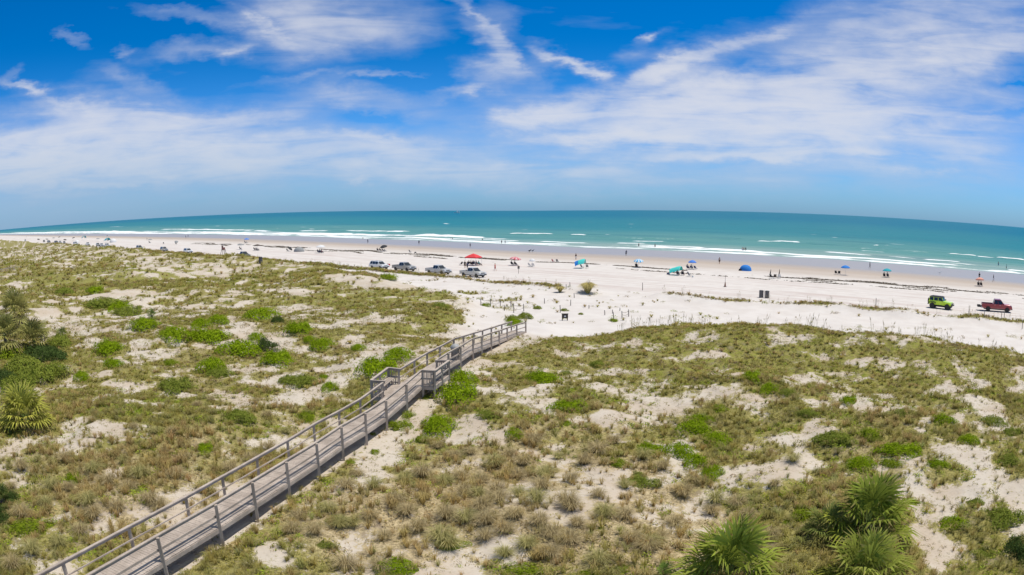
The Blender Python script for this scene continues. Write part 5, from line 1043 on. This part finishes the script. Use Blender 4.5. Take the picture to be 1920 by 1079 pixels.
chair('low black lounge chair between the grey and the tilted umbrella', 307, 455, FB['black'], HEAD)
chair('black high-backed chair alone left of the big wrack line', 769, 473.5, FB['black'], HEAD+.3)
bag('dark bag on the sand right of the lone high-backed chair', P_(779, 474), FB['black'], .5)
bag('small dark bag left of the turquoise shade', P_(1253, 516.5), FB['navy'], .5)
bag('white cooler bag in front of the turquoise shade', P_(1299, 522), FB['white'], .45)
for k, x in enumerate((1446, 1453, 1461)): chair(f'grey-brown chair between the two folded umbrellas, {ORD[k]} from the left', x, 525, FB[('black', 'brown', 'white')[k]])
def folded(label, px, py, mat, lean):
    t = thing('beach_umbrella', label, 'umbrella', seat_xy(P_(px, py)), 0, 'beach umbrellas'); t.rotation_euler = (0, lean, 0); bm = bmesh.new(); tube(bm, [(0, 0, -.2), (0, 0, 1.9)], .022, 6); obj('pole', bm, M_POLE, t)
    bm = bmesh.new(); tube(bm, [(0, 0, .75), (0, 0, 1.0), (0, 0, 1.5), (0, 0, 1.85)], [.10, .12, .07, .02], 9); obj('canopy', bm, mat, t)
folded('left of two folded dark umbrellas stuck in the tide line', 1443, 524, FB['black'], .14)
folded('right of two folded dark umbrellas stuck in the tide line', 1460, 524, FB['brown'], .1)
# --- shades and tents
arch_shade('teal and dark blue arched beach shade over two chairs', 1097, 504, FB['turquoise'], FB['blue'], math.atan2(-.25, .97))
for k, x in enumerate((1091, 1101)): chair(('left ' if k == 0 else 'right ')+'grey chair under the teal and dark blue shade', x, 504, FB['grey'])
arch_shade('pale turquoise wind-blown shade in front of the tide line', 1277, 518, FB['turquoise'], FB['turquoise'], math.atan2(-.5, .86), 2.9, 1.9, 2.2)
for k, x in enumerate((1271, 1280)):
    chair(('left ' if k == 0 else 'right ')+'black chair under the pale turquoise shade', x, 518.5, FB['black']); sit_on(('left ' if k == 0 else 'right ')+'sitter in dark clothes under the pale turquoise shade', P_(x, 518.5), SEAW, skin=1, top='black', low='navy')
chair('black lounge chair stretched out right of the turquoise shade', 1292, 520, FB['black'], HEAD)
dome_tent('bright blue dome tent standing on the damp sand', 1398, 510, FB['skystripe'] if False else FB['blue'], 1.25, 1.35, SEAW)
bag('black bag beside the blue dome tent', P_(1388, 510), FB['black'], .6)
dome_tent('grey dome tent on the tide line left of the white umbrella', 561, 470.5, FB['grey'], 1.6, 1.5, SEAW+.6)
dome_tent('pale low tent, leftmost tent on the far beach', 145, 452, FB['white'], 2.2, 1.8, SEAW)
arch_shade('teal and white flapping shade far down the beach', 159, 447, FB['teal'], FB['white'], -.5, 4.4, 3.4, 3.4)
arch_shade('teal-striped white shelter beside a flag pole far down the beach', 204, 452, FB['teal'], FB['white'], -.3, 4.4, 3.0, 3.6)
dome_tent('white shelter right of the teal-striped one far down the beach', 213, 451.5, FB['white'], 2.6, 2.3, SEAW)
for k, (x, y, c) in enumerate(((72, 449, 'black'), (88, 449, 'grey'), (101, 446.5, 'grey'), (112, 445, 'black'), (122, 451, 'brown'), (139, 447, 'black'), (184, 450, 'grey'))):
    umbrella(f'tiny {c} umbrella far down the beach, {ORD[k]} from the left', x, y, FB[c], 1.5, 2.3, (random.uniform(-.3, .3), random.uniform(-.3, .3)))
# --- people standing, walking and wading
W = -1.35
for lab, px, py, pose, sk, top, low, z in (
 ('tall slim person in tan standing left of the teal shade', 1080, 488, 'stand', 1, 'brown', 'white', None),
 ('person in dark clothes stooping on the damp sand behind the striped umbrella', 1174, 481, 'stoop', 1, 'navy', 'black', None),
 ('tanned person walking on damp sand left of the blue tent', 1349, 497, 'walk', 1, None, 'brown', None),
 ('left wader in the foam behind the teal shade', 1198, 465, 'stand', 1, None, 'navy', W), ('right wader bending in the foam behind the teal shade', 1228.5, 467, 'stoop', 2, None, 'black', W),
 ('leftmost of three waders standing in the shore foam', 1392, 474.5, 'stand', 0, None, 'blue', W), ('middle one of three waders standing in the shore foam', 1395, 474.5, 'hip', 1, None, 'black', W), ('rightmost of three waders standing in the shore foam', 1398.5, 474.5, 'stand', 2, 'black', 'black', W),
 ('person in dark clothes running on wet sand above the teal umbrella', 1631, 506.5, 'walk', 2, 'grey', 'grey', None),
 ('person in black standing behind the peach pink umbrella', 1836, 528, 'stand', 1, 'black', 'grey', None), ('person in black and white walking near the right edge', 1862.5, 533, 'walk', 1, 'black', 'white', None),
 ('left one of two people at the foam edge on the right', 1872, 504, 'walk', 1, None, 'blue', W), ('right one of two people at the foam edge on the right', 1887, 510, 'stand', 0, 'teal', 'black', -1.2),
 ('left of two people standing at the water behind the red canopy', 941, 457.5, 'stand', 2, 'black', 'black', W), ('right of two people standing at the water behind the red canopy', 947.5, 457.5, 'stand', 1, 'grey', 'navy', W),
 ('lone walker on wet sand just left of the red canopy', 882, 464, 'walk', 1, 'grey', 'navy', None), ('dark figure on wet sand above the third parked vehicle', 786, 458, 'stand', 2, 'black', 'black', None), ('dark figure on wet sand above the white suv', 690, 455, 'stand', 2, 'black', 'navy', None),
 ('swimmer standing waist-deep above the white suv', 681, 450, 'stand', 1, None, 'black', -2.0), ('left of two bathers in the breakers above the silver pickup', 846, 450.5, 'stand', 1, None, 'black', -1.9), ('right of two bathers in the breakers above the silver pickup', 849, 451, 'stand', 0, None, 'blue', -1.9), ('bather alone in the breakers above the red canopy', 905, 453, 'stand', 1, None, 'navy', -1.9),
 ('walker at the water edge far left of the royal blue umbrella', 353, 443, 'walk', 1, 'grey', 'black', None), ('small figure crouching at the water edge left of a walker', 349, 444, 'stoop', 2, 'black', 'black', None), ('person standing left of the far grey umbrella', 276, 448.5, 'stand', 1, 'black', 'navy', None), ('person at the wet sand edge on the far left', 50, 442, 'stand', 1, 'grey', 'black', None)):
    p = P_(px, py, z); person(lab, (float(p[0]), float(p[1]), z if z is not None else ground(p[0], p[1])), random.choice([HEAD, HEAD+PI, SEAW, SEAW+PI])+random.uniform(-.4, .4), pose, sk, top, low)
# --- birds on the wet sand
def bird(label, px, py, mat, s=1.):
    t = thing('bird', label, 'bird', seat_xy(P_(px, py)), HEAD, 'birds on the wet sand'); t.scale = (s,)*3; bm = bmesh.new(); tube(bm, [(-.24, 0, .2), (-.12, 0, .22), (.03, 0, .23), (.13, 0, .27), (.19, 0, .36), (.25, 0, .38), (.33, 0, .365)], [.012, .055, .085, .06, .04, .042, .008], 10); obj('body', bm, mat, t, smooth=True)
    for s_ in (1, -1): bm = bmesh.new(); tube(bm, [(.0, s_*.04, .16), (.01, s_*.045, .0), (.06, s_*.05, .0)], .008, 5); obj('leg', bm, CL['straw'], t)
bird('white gull on wet sand between the teal and the peach umbrella', 1762, 518, CL['white'], 2.0)
bird('left of two dark birds on wet sand above the white chairs', 993, 474, CL['black'], 2.6); bird('right of two dark birds on wet sand above the white chairs', 999, 473.5, CL['grey'], 2.4)
# --- posts, fences, signs, barrels
M_PW = plain('grey_post_wood', (.17, .145, .12), .9, 0, .3, 8, .4)
def post_at(label, px, ytop, ybot, name='fence_post', group='weathered fence posts beside the sandy path', r=.05):
    p = P_(px, ybot); h = (ybot-ytop)/1280*np.linalg.norm(p-np.array([0, 0, HC]))*1.03; t = thing(name, label, 'post', tuple(p), random.uniform(0, 1), group)
    l = random.uniform(-.05, .05); bm = bmesh.new(); tube(bm, [(0, 0, -.3), (l*.5, 0, h*.5), (l, .02, h)], [r*1.05, r, r*.92], 7); obj('shaft', bm, M_PW, t); bm = bmesh.new(); lathe(bm, [(r*.98, h-.10), (r*1.12, h-.1), (r*1.12, h-.05), (r*.98, h-.05)], 8, Matrix.Translation((l, .02, 0))); obj('band', bm, M_STEEL, t); return p, h
FP = [(901.6,560,573),(920,560,575),(938,560,574),(945.5,572,583),(958,565,577),(963,570,587),(982,570,584),(1020.7,560,570),(1050.4,573,587),(1069.8,563,574),(1076.7,551,559.5),(1061.5,534,543),(1068.8,530,538.5),(1104,573,579.5),(1134,583,592),(1148.5,582,589),(1150,587,599),(1162,579,584),(1166,585,597),(1178.6,582,595)]
FPP = {}
for side, L in (('left of the sandy path', [f for f in FP if f[0] < 1030]), ('right of the sandy path', [f for f in FP if f[0] >= 1030])):
    for i, f in enumerate(sorted(L)): FPP[f[0]] = post_at(f'weathered fence post {side}, {ORD[i]} from the left', *f)
for i, f in enumerate(((1204.7,532,546),(1642,563,577),(1816,579,593),(1845,588,600),(1854,594,600),(1877,592,604),(1882,590,604),(1916,606,622))): post_at(f'post in the grassy ridge above the trough, {ORD[i]} from the left', *f, 'ridge_post', 'posts along the grassy ridge')
def net(label, ks):
    P = [FPP[k] for k in ks]; t = thing('rope_fence', label, 'rope fence', tuple(P[0][0]), 0, 'rope fences in the trough'); o = P[0][0]
    for fr in (.85, .45):
        bm = bmesh.new()
        for (a, ha), (b, hb) in zip(P[:-1], P[1:]):
            pts = []
            for k in range(9):
                u = k/8; q = a*(1-u)+b*u-o; q = q+np.array([0, 0, (ha*(1-u)+hb*u)*fr-.16*math.sin(PI*u)]); pts.append(q)
            tube(bm, pts, .018, 5)
        obj('rope', bm, M_PW, t)
net('sagging rope fence between posts left of the sandy path', (963, 982)); net('rope fence along three posts farthest left of the path', (901.6, 920, 938)); net('rope fence between the two posts farthest right of the path', (1166, 1178.6))
def tall_pole(label, px, yt, yb, flag=None, plate=None, name='marker_pole'):
    p = P_(px, yb); h = (yb-yt)/1280*np.linalg.norm(p-np.array([0, 0, HC]))*1.03; t = thing(name, label, 'pole', seat_xy(p), 0)
    bm = bmesh.new(); tube(bm, [(0, 0, -.3), (0, 0, h)], .045, 7); obj('shaft', bm, M_PW, t)
    if plate: bm = bmesh.new(); beam(bm, (-.25, 0, h-.05), (-.25, 0, h-.6), .02, .02); box(bm, -.22, .22, -.07, -.048, h-.62, h-.02); obj('plate', bm, plate, t)
    if flag: bm = bmesh.new(); [box(bm, .04+.15*k, .19+.15*k, -.02+.03*math.sin(k*2), .02+.03*math.sin(k*2), h-.5+.02*k, h-.03) for k in range(4)]; obj('flag', bm, flag, t)
tall_pole('thin grey sign pole standing on the sand below the pink umbrella', 972.5, 499, 513.5, None, M_PW)
tall_pole('short pole with an orange-red flag right of the white suv', 726.5, 494, 503.5, FB['red'], None, 'flag_pole')
tall_pole('tall flag pole with a drooping dark flag far down the beach', 201, 439, 449, FB['brown'], None, 'flag_pole')
def cone(label, px, py):
    t = thing('traffic_cone', label, 'cone', seat_xy(P_(px, py)), 0); bm = bmesh.new(); lathe(bm, [(.19, .04), (.05, .9), (.03, .92), (0, .92)], 14); obj('cone_body', bm, plain('faded_orange', (.30, .16, .10), .7), t); bm = bmesh.new(); box(bm, -.26, .26, -.26, .26, 0, .04); obj('foot', bm, M_BLK, t)
    bm = bmesh.new(); tube(bm, [(0, 0, .9), (0, 0, 1.9)], .03, 6); obj('stake', bm, M_PW, t)
cone('small marker cone with a stake on the sand below the blue tent', 1359.5, 540)
def barrel(label, px, py, s=1.):
    t = thing('trash_barrel', label, 'trash barrel', seat_xy(P_(px, py)), 0, 'trash barrels at the top of the beach'); t.scale = (s,)*3; bm = bmesh.new(); lathe(bm, [(.29, 0), (.29, .28), (.31, .3), (.29, .32), (.29, .58), (.31, .6), (.29, .62), (.29, .88), (.31, .9)], 20); obj('drum', bm, plain('dull_drum', (.14, .125, .12), .7, .1), t)
    bm = bmesh.new(); lathe(bm, [(.32, .88), (.32, .93), (.2, .99), (0, 1.0)], 20); obj('lid', bm, M_BLK, t)
barrel('left of two trash barrels behind the grassy ridge', 1427, 560.5, 1.15); barrel('right of two trash barrels behind the grassy ridge', 1438, 561.5, 1.15)
post_at('thin post between the two trash barrels', 1432.5, 548, 561, 'marker_post', None, .04); barrel('single trash barrel with a post, right of the charcoal pickup', 489, 492.5, 1.5); post_at('thin post behind the single trash barrel', 488.6, 484, 491.5, 'marker_post', None, .05)
def sign_board():
    p = P_(1059, 602); t = thing('sign_board', 'low dark brown notice board beside the sandy path', 'notice board', tuple(p), .05); M_SB = plain('brown_board', (.06, .05, .042), .8)
    bm = bmesh.new(); box(bm, -.36, .36, -.04, .04, .28, .78); bevel(bm, .02, 1); obj('panel', bm, M_SB, t); bm = bmesh.new(); box(bm, -.09, .11, -.047, -.041, .44, .60); obj('notice', bm, CL['white'], t)
    for s in (1, -1): bm = bmesh.new(); box(bm, s*.3-.05, s*.3+.05, .041, .14, -.2, .8); obj('post', bm, M_SB, t)
    bm = bmesh.new(); box(bm, -.4, .4, -.1, .16, .785, .83); obj('cap', bm, M_SB, t)
sign_board()
def guard_chair():
    p = P_(382, 483); q = flat(382, 481, .5); n_, s_ = NS(q[0], q[1]); x, y = XY(max(n_, 97), s_); t = thing('lifeguard_chair', 'tall wooden lifeguard chair on splayed legs above the ridge', 'lifeguard chair', (x, y, ground(x, y)), SEAW)
    for sx in (1, -1):
        for sy in (1, -1): bm = bmesh.new(); beam(bm, (sx*.95, sy*.9, -.2), (sx*.42, sy*.45, 2.1), .12, .12); obj('leg', bm, M_PW, t)
    bm = bmesh.new(); box(bm, -.6, .6, -.6, .6, 2.05, 2.15); obj('platform', bm, M_PW, t); bm = bmesh.new(); box(bm, -.35, .3, -.5, .5, 2.55, 2.62); box(bm, -.4, -.3, -.5, .5, 2.15, 3.4)
    for sy in (1, -1): box(bm, -.3, .35, sy*.48-.05, sy*.48+.05, 2.15, 2.85)
    obj('seat', bm, plain('red_brown_paint', (.22, .08, .06), .7), t); 
    for k in range(6): bm = bmesh.new(); beam(bm, (1.0-.1*k, -.35, .15+.34*k), (1.0-.1*k, .35, .15+.34*k), .05, .04); obj('ladder_rung', bm, M_PW, t)
    bm = bmesh.new(); box(bm, -.6, .6, -.65, .65, 3.7, 3.76)
    for sy in (1, -1): tube(bm, [(-.4, sy*.5, 2.1), (-.4, sy*.5, 3.72)], .03, 6); 
    obj('roof', bm, CL['grey'], t)
guard_chair()
def boat():
    q = flat(857, 399.6, -1.2); t = thing('fishing_boat', 'tiny white boat on the horizon', 'boat', tuple(q), .1); t.scale = (.95, .95, 1.6); bm = bmesh.new(); st = [(-17, 3.6, .0, 3.0), (-8, 4.2, -.6, 2.8), (4, 4.2, -.6, 3.2), (12, 2.8, -.4, 4.2), (18, .15, .6, 5.4)]; rows = []
    for x, w, zb, zt in st: rows.append([bm.verts.new(p) for p in ((x, -w, zt), (x, -w*.8, zb), (x, 0, zb-.6), (x, w*.8, zb), (x, w, zt))])
    for a, b in zip(rows[:-1], rows[1:]):
        for k in range(4): bm.faces.new([a[k], a[k+1], b[k+1], b[k]])
        bm.faces.new([a[4], a[0], b[0], b[4]])
    bm.faces.new(rows[0]); obj('hull', bm, CL['white'], t); bm = bmesh.new(); box(bm, 1, 9, -2.6, 2.6, 3.1, 6.2, None, (.9, .9)); box(bm, 3, 7.5, -2, 2, 6.2, 8.4, None, (.85, .9)); obj('cabin', bm, CL['white'], t)
    bm = bmesh.new(); tube(bm, [(0, 0, 3), (0, 0, 15)], .18, 6); tube(bm, [(0, 0, 5), (-4, 9, 11)], .12, 6); tube(bm, [(0, 0, 5), (-4, -9, 11)], .12, 6); obj('mast', bm, M_CHR, t)
boat()
# every label once (shared ones belong to a group on purpose)
